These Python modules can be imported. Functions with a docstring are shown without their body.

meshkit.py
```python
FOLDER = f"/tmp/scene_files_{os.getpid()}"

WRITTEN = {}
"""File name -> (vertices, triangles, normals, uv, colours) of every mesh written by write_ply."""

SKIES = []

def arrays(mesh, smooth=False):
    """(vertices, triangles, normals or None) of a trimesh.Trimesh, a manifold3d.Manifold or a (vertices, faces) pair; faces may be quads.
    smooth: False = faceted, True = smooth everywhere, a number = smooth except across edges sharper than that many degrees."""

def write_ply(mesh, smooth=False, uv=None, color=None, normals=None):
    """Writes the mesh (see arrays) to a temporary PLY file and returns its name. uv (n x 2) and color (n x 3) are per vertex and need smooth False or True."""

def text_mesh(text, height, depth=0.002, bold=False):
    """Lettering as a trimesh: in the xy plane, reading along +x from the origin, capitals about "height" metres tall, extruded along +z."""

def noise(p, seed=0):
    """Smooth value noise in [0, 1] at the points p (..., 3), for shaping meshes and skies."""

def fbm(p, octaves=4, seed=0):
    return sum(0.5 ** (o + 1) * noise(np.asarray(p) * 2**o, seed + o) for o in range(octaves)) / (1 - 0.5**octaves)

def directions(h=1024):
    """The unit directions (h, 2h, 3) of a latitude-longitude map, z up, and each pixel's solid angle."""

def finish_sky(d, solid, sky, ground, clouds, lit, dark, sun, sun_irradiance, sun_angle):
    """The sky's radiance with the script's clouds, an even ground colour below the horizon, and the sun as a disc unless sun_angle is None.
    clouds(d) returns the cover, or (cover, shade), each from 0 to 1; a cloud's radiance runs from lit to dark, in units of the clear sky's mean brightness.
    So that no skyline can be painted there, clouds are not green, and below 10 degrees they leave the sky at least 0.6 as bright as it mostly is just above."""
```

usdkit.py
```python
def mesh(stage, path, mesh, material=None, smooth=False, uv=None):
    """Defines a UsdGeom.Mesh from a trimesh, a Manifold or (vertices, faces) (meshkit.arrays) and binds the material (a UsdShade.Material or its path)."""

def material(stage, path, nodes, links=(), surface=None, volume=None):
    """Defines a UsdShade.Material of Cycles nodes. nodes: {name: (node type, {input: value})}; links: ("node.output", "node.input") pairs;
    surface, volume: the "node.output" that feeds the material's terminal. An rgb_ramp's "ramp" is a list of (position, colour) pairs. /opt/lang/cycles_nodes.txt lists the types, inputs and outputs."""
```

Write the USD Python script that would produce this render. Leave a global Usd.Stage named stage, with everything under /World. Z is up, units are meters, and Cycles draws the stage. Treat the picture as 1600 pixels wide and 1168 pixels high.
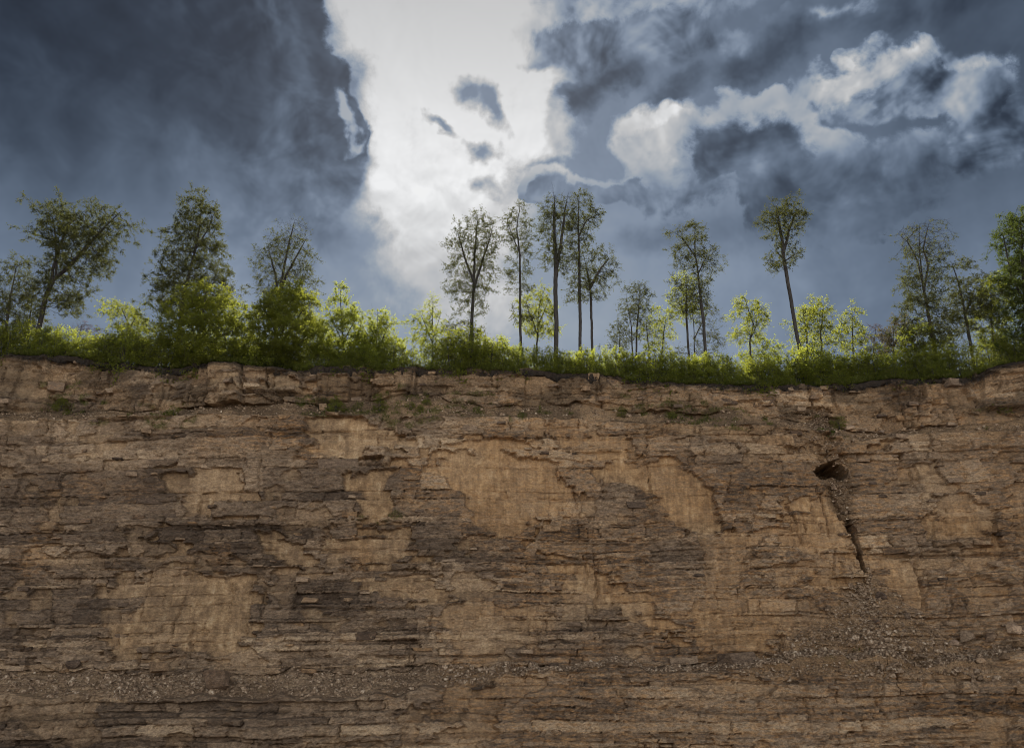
import math, random
import numpy as np
from scipy.spatial import cKDTree, ConvexHull
import trimesh
import usdkit, meshkit
from pxr import Usd, UsdGeom, UsdLux, UsdShade, Sdf, Gf, Vt

stage = Usd.Stage.CreateInMemory()
world = UsdGeom.Xform.Define(stage, '/World')
stage.SetDefaultPrim(world.GetPrim())
UsdGeom.SetStageUpAxis(stage, 'Z')
UsdGeom.SetStageMetersPerUnit(stage, 1.0)
UsdGeom.Scope.Define(stage, '/World/Looks')

# ------------------------------------------------------------------ camera
CAM_Z = 14.0                       # the camera stands on the terrace opposite the face
PITCH = math.radians(19.0)
FPX = 1333.3                       # focal length in pixels of the 1600 wide photograph
cam = UsdGeom.Camera.Define(stage, '/World/camera')
cam.CreateFocalLengthAttr(30.0)
cam.CreateHorizontalApertureAttr(36.0)
cam.CreateClippingRangeAttr((0.1, 20000.0))
cam.CreateFStopAttr(0.0)
EXPOSURE = 1.3                      # stops
cam.CreateExposureAttr(EXPOSURE)
cam.AddTranslateOp().Set((0, 0, CAM_Z))
cam.AddRotateXOp().Set(90.0 + math.degrees(PITCH))

def ray(px, py):
    """direction (x, y, z) of a pixel of the 1600 x 1168 photograph"""
    u, v = (np.asarray(px, float) - 800) / FPX, (584 - np.asarray(py, float)) / FPX
    return np.stack([u + 0 * v, math.cos(PITCH) - v * math.sin(PITCH) + 0 * u, math.sin(PITCH) + v * math.cos(PITCH) + 0 * u], -1)

def at_depth(px, py, y):
    d = ray(px, py)
    return np.array([0, 0, CAM_Z]) + d * (np.asarray(y) / d[..., 1])[..., None]

def azel(px, py):
    d = ray(px, py)
    d = d / np.linalg.norm(d)
    return math.atan2(d[0], d[1]), math.asin(d[2])

# ------------------------------------------------------------------ node graphs
class Graph:
    """collects Cycles nodes; values may be numbers, tuples or 'node.output' strings"""
    def __init__(self):
        self.nodes, self.links = {}, []
    def node(self, kind, out, **inputs):
        name = f'{kind}_{len(self.nodes)}'
        vals = {}
        for k, v in inputs.items():
            if isinstance(v, str) and '.' in v:
                self.links.append((v, f'{name}.{k}'))
            else:
                vals[k] = v
        self.nodes[name] = (kind, vals)
        return f'{name}.{out}'
    def m(self, op, a, b=0.0, c=0.0):
        return self.node('math', 'value', math_type=op, value1=a, value2=b, value3=c)
    def add(self, a, b): return self.m('add', a, b)
    def sub(self, a, b): return self.m('subtract', a, b)
    def mul(self, a, b): return self.m('multiply', a, b)
    def mad(self, a, b, c): return self.m('multiply_add', a, b, c)
    def clamp(self, a): return self.node('clamp', 'result', value=a, min=0.0, max=1.0)
    def smooth(self, v, lo, hi, a=0.0, b=1.0):
        return self.node('map_range', 'result', range_type='smoothstep', value=v, from_min=lo, from_max=hi, to_min=a, to_max=b, clamp=True)
    def lin(self, v, lo, hi, a=0.0, b=1.0):
        return self.node('map_range', 'result', range_type='linear', value=v, from_min=lo, from_max=hi, to_min=a, to_max=b, clamp=True)
    def vec(self, x, y, z): return self.node('combine_xyz', 'vector', x=x, y=y, z=z)
    def mapping(self, v, loc=(0, 0, 0), rot=(0, 0, 0), scale=(1, 1, 1), kind='point'):
        return self.node('mapping', 'vector', mapping_type=kind, vector=v, location=loc, rotation=rot, scale=scale)
    def noise(self, v, scale, detail=4.0, rough=0.5, dist=0.0, out='fac', dim='3D', **k):
        return self.node('noise_texture', out, dimensions=dim, vector=v, scale=scale, detail=detail, roughness=rough, distortion=dist, **k)
    def mix(self, fac, a, b, kind='mix'):
        return self.node('mix', 'color', mix_type=kind, fac=fac, color1=a, color2=b)
    def ramp(self, fac, stops, out='color'):
        return self.node('rgb_ramp', out, fac=fac, ramp=stops)
    def curve(self, v, pts):
        """piecewise linear function of v through pts [(x, y)]"""
        xs, ys = np.array(pts, float).T
        t = self.lin(v, float(xs[0]), float(xs[-1]))
        lo, hi = float(ys.min()), float(ys.max()) + 1e-9
        c = self.ramp(t, [((x - xs[0]) / (xs[-1] - xs[0]), ((y - lo) / (hi - lo),) * 3) for x, y in pts])
        return self.mad(self.node('rgb_to_bw', 'val', color=c), hi - lo, lo)
    def make(self, name, surface=None, volume=None):
        return usdkit.material(stage, '/World/Looks/' + name, self.nodes, self.links, surface, volume)

def srgb(r, g, b):
    c = np.array([r, g, b]) / 255.0
    return tuple(np.where(c <= 0.04045, c / 12.92, ((c + 0.055) / 1.055) ** 2.4))

# ------------------------------------------------------------------ sun and sky
SUN_AZ, SUN_EL = math.radians(-3.5), math.radians(40.0)
SKY_STRENGTH = 0.1
sun = UsdLux.DistantLight.Define(stage, '/World/sun')
sun.CreateIntensityAttr(1.25)
sun.CreateNormalizeAttr(True)
sun.CreateAngleAttr(0.6)
sun.CreateColorAttr(Gf.Vec3f(1.0, 0.95, 0.86))
_s = np.array([math.sin(SUN_AZ) * math.cos(SUN_EL), math.cos(SUN_AZ) * math.cos(SUN_EL), math.sin(SUN_EL)])
sun.AddRotateZOp().Set(-math.degrees(SUN_AZ))
sun.AddRotateXOp().Set(-(90 - math.degrees(SUN_EL)))     # -z axis of the light points from the sun to the ground

g = Graph()
dirv = g.node('texture_coordinate', 'generated')
sx = g.node('separate_xyz', 'x', vector=dirv); sep = sx.split('.')[0]
X, Y, Z = sep + '.x', sep + '.y', sep + '.z'
az = g.m('arctan2', X, Y)
el = g.m('arcsine', Z)
sky_col = g.node('sky_texture', 'color', sky_type='single_scattering', sun_disc=False, sun_elevation=SUN_EL, sun_rotation=SUN_AZ, altitude=300.0)
# turbulence: two scales of displacement of the place looked up
nA = g.noise(dirv, 7.0, 2.0, 0.55, 0.0, 'color')
nB = g.noise(dirv, 26.0, 3.5, 0.6, 0.0, 'color')
wv = g.node('vector_math', 'vector', math_type='subtract', vector1=nA, vector2=(0.5, 0.5, 0.5))
wv2 = g.node('vector_math', 'vector', math_type='subtract', vector1=nB, vector2=(0.5, 0.5, 0.5))
P = g.vec(az, el, 0.0)
P1 = g.node('vector_math', 'vector', math_type='multiply_add', vector1=wv, vector2=(0.085, 0.085, 0.0), vector3=P)
P1 = g.node('vector_math', 'vector', math_type='multiply_add', vector1=wv2, vector2=(0.045, 0.045, 0.0), vector3=P1)
P0 = g.node('vector_math', 'vector', math_type='multiply_add', vector1=wv, vector2=(0.05, 0.05, 0.0), vector3=P)

def blob(where, px, py, rx, ry, rot=0.0):
    """1 at the middle of an ellipse of the sky falling to 0 at its edge"""
    a, e = azel(px, py)
    sa = abs(azel(px + rx, py)[0] - azel(px - rx, py)[0]) / 2
    se = abs(azel(px, py - ry)[1] - azel(px, py + ry)[1]) / 2
    p = g.mapping(where, (a, e, 0), (0, 0, math.radians(rot)), (sa, se, 1.0), 'texture')
    return g.node('gradient_texture', 'fac', gradient_type='spherical', vector=p)

def blobs(where, items):
    total = 0.0
    for w, *b in items:
        total = g.mad(blob(where, *b), float(w), total)
    return total

EXEC_SKY = None
BACK_LUM = 0.70; BACK_GAIN = 2.1; CLOUD_COVER = 0.985
# brightness of the clouded sky is built as one field, 0 (darkest slate) to 1 (white), then coloured
ev = lambda py: azel(800, py)[1]
avx = lambda px, py: azel(px, py)[0]
mixf = lambda f, a, b: g.node('mix_float', 'result', fac=f, a=a, b=b)
fine = g.sub(g.noise(dirv, 14.0, 6.5, 0.64, 0.3), 0.5)
soft = g.sub(g.noise(dirv, 4.5, 2.5, 0.5, 0.0), 0.5)
# relief of the clouds: their thickness against the thickness a little nearer the sun
def towards_sun(step):
    v = g.node('vector_math', 'vector', math_type='scale', vector1=dirv, scale=1.0 - step)
    return g.node('vector_math', 'vector', math_type='add', vector1=v, vector2=tuple(step * _s))
def thick(v, scale, detail, dist):
    return g.noise(v, scale, detail, 0.56, dist)
rel1 = g.sub(thick(dirv, 8.0, 4.5, 0.5), thick(towards_sun(0.10), 8.0, 4.5, 0.5))
rel2 = g.sub(thick(dirv, 20.0, 3.5, 0.4), thick(towards_sun(0.04), 20.0, 3.5, 0.4))
def lobes(v, scale):
    return g.node('voronoi_texture', 'distance', feature='f1', vector=v, scale=scale)
wdir = g.node('vector_math', 'vector', math_type='multiply_add', vector1=wv2, vector2=(0.05, 0.05, 0.05), vector3=dirv)
wsun = g.node('vector_math', 'vector', math_type='multiply_add', vector1=wv2, vector2=(0.05, 0.05, 0.05), vector3=towards_sun(0.035))
lob = lobes(wdir, 15.0)
puff = g.sub(0.52, lob)                                 # swells of heaped cloud
rel3 = g.sub(lobes(wsun, 15.0), lob)
fineb = g.mad(puff, 0.30, g.mul(fine, 0.75))
relief = g.mad(rel3, 0.30, g.mad(rel1, -0.9, g.mul(rel2, -0.55)))          # bright on the side that faces the sun
patch = g.smooth(g.noise(dirv, 9.0, 1.5, 0.5), 0.36, 0.62)
# thick blue-grey veil, paler towards the horizon
base = g.curve(el, [(-0.1, 0.50), (ev(520), 0.41), (ev(430), 0.355), (ev(330), 0.31), (ev(230), 0.285), (ev(120), 0.27), (ev(0), 0.22), (1.2, 0.22), (1.57, 0.25)])
veil = g.mad(soft, 0.14, g.mad(relief, 0.10, g.mad(fine, 0.06, base)))
# brightness falls off with the angle from the sun
sdot = g.node('vector_math', 'value', math_type='dot_product', vector1=dirv, vector2=tuple(_s))
near = g.smooth(sdot, 0.84, 0.995)
veil = g.mad(near, 0.17, veil)
# clear gap of bright thin cloud about the sun
gap = blobs(P1, [(1.5, 640, -60, 210, 210), (1.6, 655, 90, 165, 180), (1.5, 665, 235, 135, 140), (1.3, 675, 330, 150, 130), (0.9, 665, 420, 130, 120), (0.95, 785, 460, 75, 130), (0.35, 700, 470, 120, 90), (0.7, 770, 340, 110, 70), (1.0, 770, 110, 100, 210),
                 (0.9, 830, 200, 95, 100), (0.8, 820, 30, 120, 80), (0.6, 860, 110, 70, 60),
                 (-1.5, 728, 132, 72, 46, 10), (-1.4, 766, 165, 28, 48, 30), (-1.6, 690, 196, 68, 22, -12), (-1.2, 756, 228, 34, 28), (-0.9, 840, 105, 40, 20), (-0.8, 858, 262, 46, 40), (-1.0, 752, 285, 38, 32), (-0.8, 655, 130, 24, 16), (-0.7, 880, 160, 40, 30, 20), (-0.5, 640, 200, 30, 10)])
gapf = g.mad(g.mul(fine, g.smooth(gap, -0.3, 0.2)), 1.5, gap)
gapm = g.smooth(gapf, 0.08, 0.92)
white = g.curve(el, [(-0.1, 0.66), (ev(530), 0.74), (ev(400), 0.80), (ev(330), 0.90), (ev(260), 0.98), (ev(180), 0.93), (ev(90), 0.85), (ev(0), 0.79), (0.95, 0.75), (1.2, 0.5), (1.57, 0.4)])
white = g.mad(g.mul(relief, g.curve(el, [(-0.1, 0.3), (ev(420), 0.9), (ev(300), 0.7), (ev(200), 0.22), (ev(0), 0.08), (1.57, 0.3)])), 0.8, white)
lum = mixf(gapm, veil, white)
def layer(items, lo, hi, value, rough=1.5, most=1.0, where=None):
    global lum
    m = g.smooth(g.mad(fine, rough, blobs(where or P1, items)), lo, hi)
    lum = mixf(g.mul(m, most) if most < 1 else m, lum, value)
# heaped clouds at the right: lit unevenly along the upper edge, slate below
def heap(items, sharp, lit, body, drop=0.42, rough=1.5, depth=0.45, rel=1.0, edge=0.9, lowest=320):
    b0 = blobs(P1, items)
    d0 = g.mad(g.mul(fineb, g.smooth(b0, 0.0, 0.15)), rough * 1.15, b0)
    m = g.smooth(d0, 0.17, 0.17 + sharp)
    low = [(w, px, py + drop * ry, rx * 0.95, ry, *r) for w, px, py, rx, ry, *r in items]
    t = g.smooth(g.mad(fine, 1.7, g.mad(patch, -edge * 0.5, blobs(P1, low))), -0.10, -0.10 + depth)
    t = g.m('maximum', t, g.smooth(el, ev(lowest), ev(lowest - 70), 1.0, 0.0))
    shade = g.mad(relief, 0.55 * rel, mixf(t, lit, body))
    return m, shade
def put(ms):
    global lum
    lum = mixf(ms[0], lum, ms[1])
# torn greyish cloud right of the gap, at the top
put(heap([(1.0, 1010, 20, 260, 110, 8), (0.8, 880, 60, 110, 80), (0.7, 1120, 80, 130, 50), (0.6, 1300, 20, 120, 40)], 0.6, 0.66, 0.40, rel=2.2))
layer([(1.2, 1030, 168, 95, 42, 20), (1.2, 915, 145, 100, 45, 25), (1.0, 1240, 80, 130, 70, 20), (1.1, 1440, 20, 200, 60), (1.1, 1600, 100, 80, 45), (0.8, 1150, 120, 100, 45), (0.9, 900, 20, 40, 40), (0.7, 985, 120, 60, 30)], 0.05, 1.15, g.mad(relief, 0.45, 0.185), 1.3, 0.72)
put(heap([(1.3, 1385, 140, 130, 80, 12), (1.1, 1500, 130, 130, 60, -5), (1.0, 1560, 210, 150, 80, -10), (1.0, 1290, 165, 70, 60)], 0.40, 0.58, 0.34, rel=2.4))
put(heap([(1.4, 1000, 215, 65, 65), (0.9, 1055, 195, 50, 45), (0.9, 1000, 275, 90, 50), (0.9, 865, 200, 45, 60)], 0.55, 0.84, 0.70, rel=1.6))
put(heap([(1.4, 1150, 225, 115, 85, 0), (1.2, 1225, 240, 110, 105), (1.1, 1330, 300, 200, 110), (0.9, 1090, 290, 90, 80)], 0.30, 0.62, 0.30, drop=0.25, depth=0.6, rel=1.2, edge=1.3))
put(heap([(1.3, 850, 280, 48, 56), (1.0, 900, 300, 80, 45), (1.2, 960, 270, 75, 46), (0.8, 1030, 300, 70, 45)], 0.32, 0.76, 0.40, drop=0.3, depth=0.55, rel=1.1, edge=1.1))
layer([(1.0, 1340, 340, 330, 90), (0.9, 1030, 370, 200, 60)], 0.2, 1.2, g.mad(relief, 0.14, g.mad(soft, 0.16, g.curve(el, [(-0.1, 0.47), (ev(430), 0.36), (ev(330), 0.29), (ev(200), 0.29), (1.57, 0.3)]))), 0.6, 0.85)
# the great dark bank at the left with its torn right edge
edge = g.curve(el, [(-0.2, avx(600, 560)), (ev(560), avx(630, 560)), (ev(450), avx(615, 450)), (ev(380), avx(596, 380)), (ev(320), avx(582, 320)), (ev(272), avx(566, 272)), (ev(245), avx(592, 245)), (ev(215), avx(597, 215)), (ev(190), avx(580, 190)),
                    (ev(160), avx(574, 160)), (ev(135), avx(570, 135)), (ev(122), avx(548, 122)), (ev(105), avx(522, 105)), (ev(85), avx(514, 85)), (ev(60), avx(532, 60)), (ev(30), avx(512, 30)), (ev(0), avx(500, 0)), (ev(-150), avx(440, -150)), (1.3, -0.5)])
pw = g.node('separate_xyz', 'x', vector=g.node('vector_math', 'vector', math_type='multiply_add', vector1=wv2, vector2=(0.035, 0.035, 0.0), vector3=P))
dist = g.mad(puff, 0.055, g.mad(fine, 0.06, g.sub(edge, pw)))
wid = g.curve(el, [(-0.1, 0.34), (ev(500), 0.26), (ev(420), 0.14), (ev(340), 0.06), (ev(290), 0.03), (ev(230), 0.012), (ev(0), 0.014), (1.57, 0.05)])
bankm = g.smooth(g.m('divide', dist, wid), 0.0, 1.0)
inner = g.curve(el, [(-0.1, 0.50), (ev(520), 0.45), (ev(430), 0.37), (ev(330), 0.275), (ev(230), 0.22), (ev(120), 0.185), (ev(0), 0.16), (1.2, 0.20), (1.57, 0.22)])
inner = g.mad(g.mul(soft, g.curve(el, [(-0.1, 0.3), (ev(430), 0.5), (ev(250), 1.0), (1.57, 1.0)])), 0.16, g.mad(g.mul(relief, g.curve(el, [(-0.1, 0.1), (ev(430), 0.4), (ev(250), 1.0), (1.57, 1.0)])), 0.24, inner))
inner = g.mad(g.lin(dist, 0.0, 0.26, 1.0, 0.0), g.mad(relief, 0.55, 0.085), inner)
inner = g.mad(blob(P0, 330, 330, 260, 260, 35), 0.05, inner)
inner = g.mad(blob(P0, 40, 40, 420, 260), -0.06, inner)
slit = g.smooth(g.mad(fine, 1.1, blobs(P1, [(1.3, 524, 180, 20, 42, 30), (0.9, 545, 212, 40, 18, 30)])), 0.25, 0.8)
inner = mixf(g.mul(slit, 0.75), inner, 0.72)
lum = mixf(bankm, lum, inner)
# clouds facing the sun, away from it in the sky, are brighter than those seen against it
front = g.smooth(sdot, 0.45, -0.5, 0.0, 1.0)
lumb = g.mad(soft, 0.5, g.mad(fine, 0.35, BACK_LUM))
lum = mixf(front, lum, lumb)
col = g.ramp(g.clamp(lum), [(0.0, srgb(16, 20, 27)), (0.17, srgb(43, 52, 65)), (0.25, srgb(61, 72, 87)), (0.32, srgb(79, 92, 109)), (0.40, srgb(100, 114, 133)), (0.47, srgb(123, 137, 156)), (0.55, srgb(143, 154, 167)), (0.65, srgb(166, 171, 177)),
                             (0.78, srgb(190, 191, 192)), (0.9, srgb(214, 215, 216)), (1.0, srgb(236, 237, 238))])
# the clouds are given in the picture's own scale, the physical sky shows thinly through them
cl = g.node('vector_math', 'vector', math_type='scale', vector1=col, scale=g.mad(front, BACK_GAIN / SKY_STRENGTH / 2 ** EXPOSURE, 1.0 / SKY_STRENGTH / 2 ** EXPOSURE))
final = g.mix(CLOUD_COVER, sky_col, cl)
bg = g.node('background_shader', 'background', color=final, strength=SKY_STRENGTH)
sky_mat = g.make('cloudy_sky', bg)
dome = UsdLux.DomeLight.Define(stage, '/World/sky')
dome.CreateIntensityAttr(1.0)
UsdShade.MaterialBindingAPI.Apply(dome.GetPrim()).Bind(sky_mat)
dome.GetPrim().SetCustomDataByKey('kind', 'structure')
# ------------------------------------------------------------------ helpers for prims
used_names = {}
def numbered(parent, name):
    k = used_names.get((parent, name), -1) + 1
    used_names[(parent, name)] = k
    return f'{parent}/{name}' if k == 0 else f'{parent}/{name}_{k:03d}'

def tag(prim, label=None, category=None, group=None, kind=None):
    for k, v in (('label', label), ('category', category), ('group', group), ('kind', kind)):
        if v:
            prim.SetCustomDataByKey(k, v)

def thing(name, label=None, category=None, loc=(0, 0, 0), group=None, kind=None):
    path = numbered('/World', name)
    x = UsdGeom.Xform.Define(stage, path)
    x.AddTranslateOp().Set(Gf.Vec3d(*map(float, loc)))
    tag(x.GetPrim(), label, category, group, kind)
    return path

def part(parent, name, mesh, material, smooth=False, kind=None, label=None):
    path = numbered(parent, name)
    m = usdkit.mesh(stage, path, mesh, material, smooth=smooth)
    tag(m.GetPrim(), label, kind=kind)
    return m

def primvar(m, name, values):
    values = np.asarray(values, np.float32)
    UsdGeom.PrimvarsAPI(m.GetPrim()).CreatePrimvar(name, Sdf.ValueTypeNames.Color3fArray, 'vertex').Set(Vt.Vec3fArray.FromNumpy(values))

def project(x, y, z):
    zz = z - CAM_Z
    f = y * math.cos(PITCH) + zz * math.sin(PITCH)
    up = -y * math.sin(PITCH) + zz * math.cos(PITCH)
    return 800 + FPX * x / f, 584 - FPX * up / f

def sstep(v, lo, hi):
    t = np.clip((v - lo) / (hi - lo), 0, 1)
    return t * t * (3 - 2 * t)

_lattice = np.random.default_rng(77).random((256, 256)).astype(np.float32)
def fbm2(x, y, octaves=4, seed=0):
    """smooth value noise summed over octaves, about -0.5 to 0.5"""
    x, y = np.broadcast_arrays(np.asarray(x, np.float32), np.asarray(y, np.float32))
    total = 0.0
    for o in range(octaves):
        xx, yy = x * 2 ** o + 31.7 * seed + 17.3 * o, y * 2 ** o + 57.1 * seed + 9.1 * o
        i, j = np.floor(xx), np.floor(yy)
        u, v = xx - i, yy - j
        u, v = u * u * (3 - 2 * u), v * v * (3 - 2 * v)
        i, j = i.astype(np.int32), j.astype(np.int32)
        i0, i1, j0, j1 = i & 255, (i + 1) & 255, j & 255, (j + 1) & 255
        total = total + 0.5 ** (o + 1) * ((_lattice[i0, j0] * (1 - u) + _lattice[i1, j0] * u) * (1 - v) + (_lattice[i0, j1] * (1 - u) + _lattice[i1, j1] * u) * v)
    return total / (1 - 0.5 ** octaves) - 0.5

def poly_distance(px, py, pts):
    """signed distance, in the units of px and py, positive inside the polygon"""
    pts = np.asarray(pts, float)
    d = np.full(px.shape, -1e3)
    box = (px > pts[:, 0].min() - 40) & (px < pts[:, 0].max() + 40) & (py > pts[:, 1].min() - 40) & (py < pts[:, 1].max() + 40)
    x, y = px[box], py[box]
    best, inside = np.full(x.shape, 1e9), np.zeros(x.shape, bool)
    for (ax, ay), (bx, by) in zip(pts, np.roll(pts, -1, 0)):
        ex, ey = bx - ax, by - ay
        t = np.clip(((x - ax) * ex + (y - ay) * ey) / (ex * ex + ey * ey), 0, 1)
        best = np.minimum(best, (x - ax - t * ex) ** 2 + (y - ay - t * ey) ** 2)
        cross = ((ay > y) != (by > y)) & (x < (bx - ax) * (y - ay) / (by - ay + 1e-12) + ax)
        inside ^= cross
    r = np.sqrt(best)
    d[box] = np.where(inside, r, -r)
    return d

# ------------------------------------------------------------------ the quarry face
# outline of the rim in the photograph (x, y) and the plan of the face
RIM = [(-700, 545), (-300, 550), (0, 558), (75, 558), (130, 564), (200, 572), (270, 578), (330, 572), (385, 574), (430, 578), (470, 583), (520, 577), (560, 577), (640, 581), (700, 584), (780, 583), (850, 583), (930, 590), (1000, 600), (1070, 605), (1130, 603), (1200, 606),
       (1280, 607), (1350, 599), (1420, 598), (1500, 594), (1550, 580), (1600, 569), (1750, 540), (2300, 500)]
rimx, rimy = np.array(RIM, float).T

def plan(x):
    """how far the face comes forward of its middle (metres)"""
    return -7.0 * sstep(np.abs(x - 2), 42, 120) ** 1.0 - 2.5 * sstep(x, 44, 72) + 0.8 * np.sin(x / 13.0 + 0.6) + 0.45 * np.sin(x / 5.1)

xs = np.concatenate([np.linspace(-150, -72, 90)[:-1], np.linspace(-72, 72, 1160), np.linspace(72, 150, 90)[1:]])
_sx = at_depth(np.array([1322.0, 1354.0]), np.array([855.0, 855.0]), 96.5)[:, 0]
xs = np.unique(np.concatenate([xs[(xs < _sx[0]) | (xs > _sx[1])], np.arange(_sx[0], _sx[1], 0.035)]))
NX = len(xs)
p0 = plan(xs)
yr = 102.3 + p0
# height of the rim from the outline: solve for z at depth yr
rz = CAM_Z + np.array([at_depth(0, 0, 1)[2] * 0 for _ in xs])
pxr = 800 + FPX * xs / (yr * math.cos(PITCH) + 35 * math.sin(PITCH))
rz = at_depth(pxr, np.interp(pxr, rimx, rimy), yr)[:, 2]
rz += 0.9 * fbm2(xs / 4.0, xs * 0, 5, 3) + 0.5 * fbm2(xs / 1.1, xs * 0, 3, 4)
pxf = 800 + FPX * xs / ((96 + p0) * math.cos(PITCH))          # where the column meets the foot of the face in the photograph
lowwall = sstep(pxf, 700, 860)                                 # a lower wall right of the middle, a gravel slope at the left
bench_py = np.interp(pxr, [-700, 0, 60, 200, 400, 520, 800, 1000, 1200, 1260, 1310, 1330, 1450, 1600, 2300], [655, 655, 660, 652, 650, 650, 652, 660, 668, 676, 690, 685, 678, 668, 655])
bench_py = bench_py + 14 * fbm2(xs / 5, xs * 0, 4, 6)
bz = at_depth(pxr, bench_py, 99.0 + p0)[:, 2]
foot_py = np.interp(pxf, [-700, 0, 180, 300, 420, 700, 900, 1250, 1500, 1560, 1700, 2300], [1045, 1045, 1050, 1056, 1052, 1050, 1042, 1042, 1034, 1012, 1005, 1005])
foot_py = foot_py - 30 * np.clip(fbm2(xs / 5.5, xs * 0, 4, 7) + 0.05, 0, 1) * 1.6 + 8 * fbm2(xs / 1.5, xs * 0, 3, 8)
fz = at_depth(pxf, foot_py, 96.0 + p0)[:, 2]
W = lambda a, b: a * lowwall + b * (1 - lowwall)
talus_top = (1 + 1.3 * fbm2(xs / 4, xs * 0, 3, 5)) * np.interp(pxr, [-700, 0, 300, 480, 640, 800, 1000, 1100, 1250, 1330, 1450, 1600, 2300], [1.6, 1.6, 1.3, 2.3, 2.6, 2.2, 2.0, 2.2, 2.0, 1.2, 1.2, 2.0, 2])
ctrl = [(84 + p0, np.full(NX, -0.6)),
        (W(90.5, 90.0) + p0, W(4.5, 3.5) + 0 * p0),
        (W(92.6, 92.4) + p0, W(fz - 0.45, fz - 2.3 + 0.8 * fbm2(xs / 4, xs * 0, 4, 9))),
        (96.0 + p0, fz),
        (98.7 + p0, bz),
        (101.0 + p0, np.minimum(bz + talus_top, rz - 1.2)),
        (yr, rz),
        (yr + 3.0, rz + 0.15)]
rows = [14, 74, 36, 246, 24, 44, 6]
Ys, Zs, seg = [], [], []
for k, n in enumerate(rows):
    t = np.linspace(0, 1, n, endpoint=False)[:, None]
    if k == len(rows) - 1:
        t = np.linspace(0, 1, n)[:, None]
    (ya, za), (yb, zb) = ctrl[k], ctrl[k + 1]
    Ys.append(ya + (yb - ya) * t), Zs.append(za + (zb - za) * t), seg.append(np.full(n, k))
BY, BZ, SEG = np.vstack(Ys), np.vstack(Zs), np.concatenate(seg)
NR = len(SEG)
BX = np.broadcast_to(xs, (NR, NX)).copy()
segm = np.broadcast_to(SEG[:, None], (NR, NX))
PX, PY = project(BX, BY, BZ)

# --- beds and blocks
rng = np.random.default_rng(5)
zc = BZ + 1.1 * fbm2(BX / 22, BZ / 22, 3, 31) + 0.40 * fbm2(BX / 3.2, BZ / 2.2, 4, 32) - 0.012 * BX
thick = np.exp(rng.normal(math.log(0.72), 0.65, 160)).clip(0.22, 2.8)
edges = np.concatenate([[-8.0], -8.0 + np.cumsum(thick)])
bi = np.clip(np.searchsorted(edges, zc) - 1, 0, len(thick) - 1)
ddown, dup = zc - edges[bi], edges[bi + 1] - zc
bed_off = rng.normal(0, 1, len(thick))
bed_gap = rng.random(len(thick))
bed_tone = rng.random(len(thick))
jit = BX + 0.9 * fbm2(BX / 1.4, BZ / 0.6, 4, 33) + 0.5 * fbm2(BX / 6, BZ / 6, 2, 34)
block = np.zeros((NR, NX)); jd = np.full((NR, NX), 9.0); btone = np.zeros((NR, NX))
for i in np.unique(bi):
    sel = bi == i
    w = np.exp(rng.normal(math.log(1.3 + 1.2 * thick[i]), 0.6, 360)).clip(0.4, 8)
    e = -170 + np.cumsum(w)
    off, tilt, tone = rng.normal(0, 1, 362), rng.normal(0, 0.5, 362), rng.random(362)
    j = np.searchsorted(e, jit[sel])
    jj = np.clip(j, 1, len(e) - 1)
    x = jit[sel]
    mid = (x - e[jj - 1]) / (e[jj] - e[jj - 1] + 1e-9) - 0.5
    block[sel] = np.clip(off[j], -1.6, 1.6) + tilt[j] * mid
    jd[sel] = np.minimum(x - e[jj - 1], e[jj] - x)
    btone[sel] = tone[j]
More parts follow.
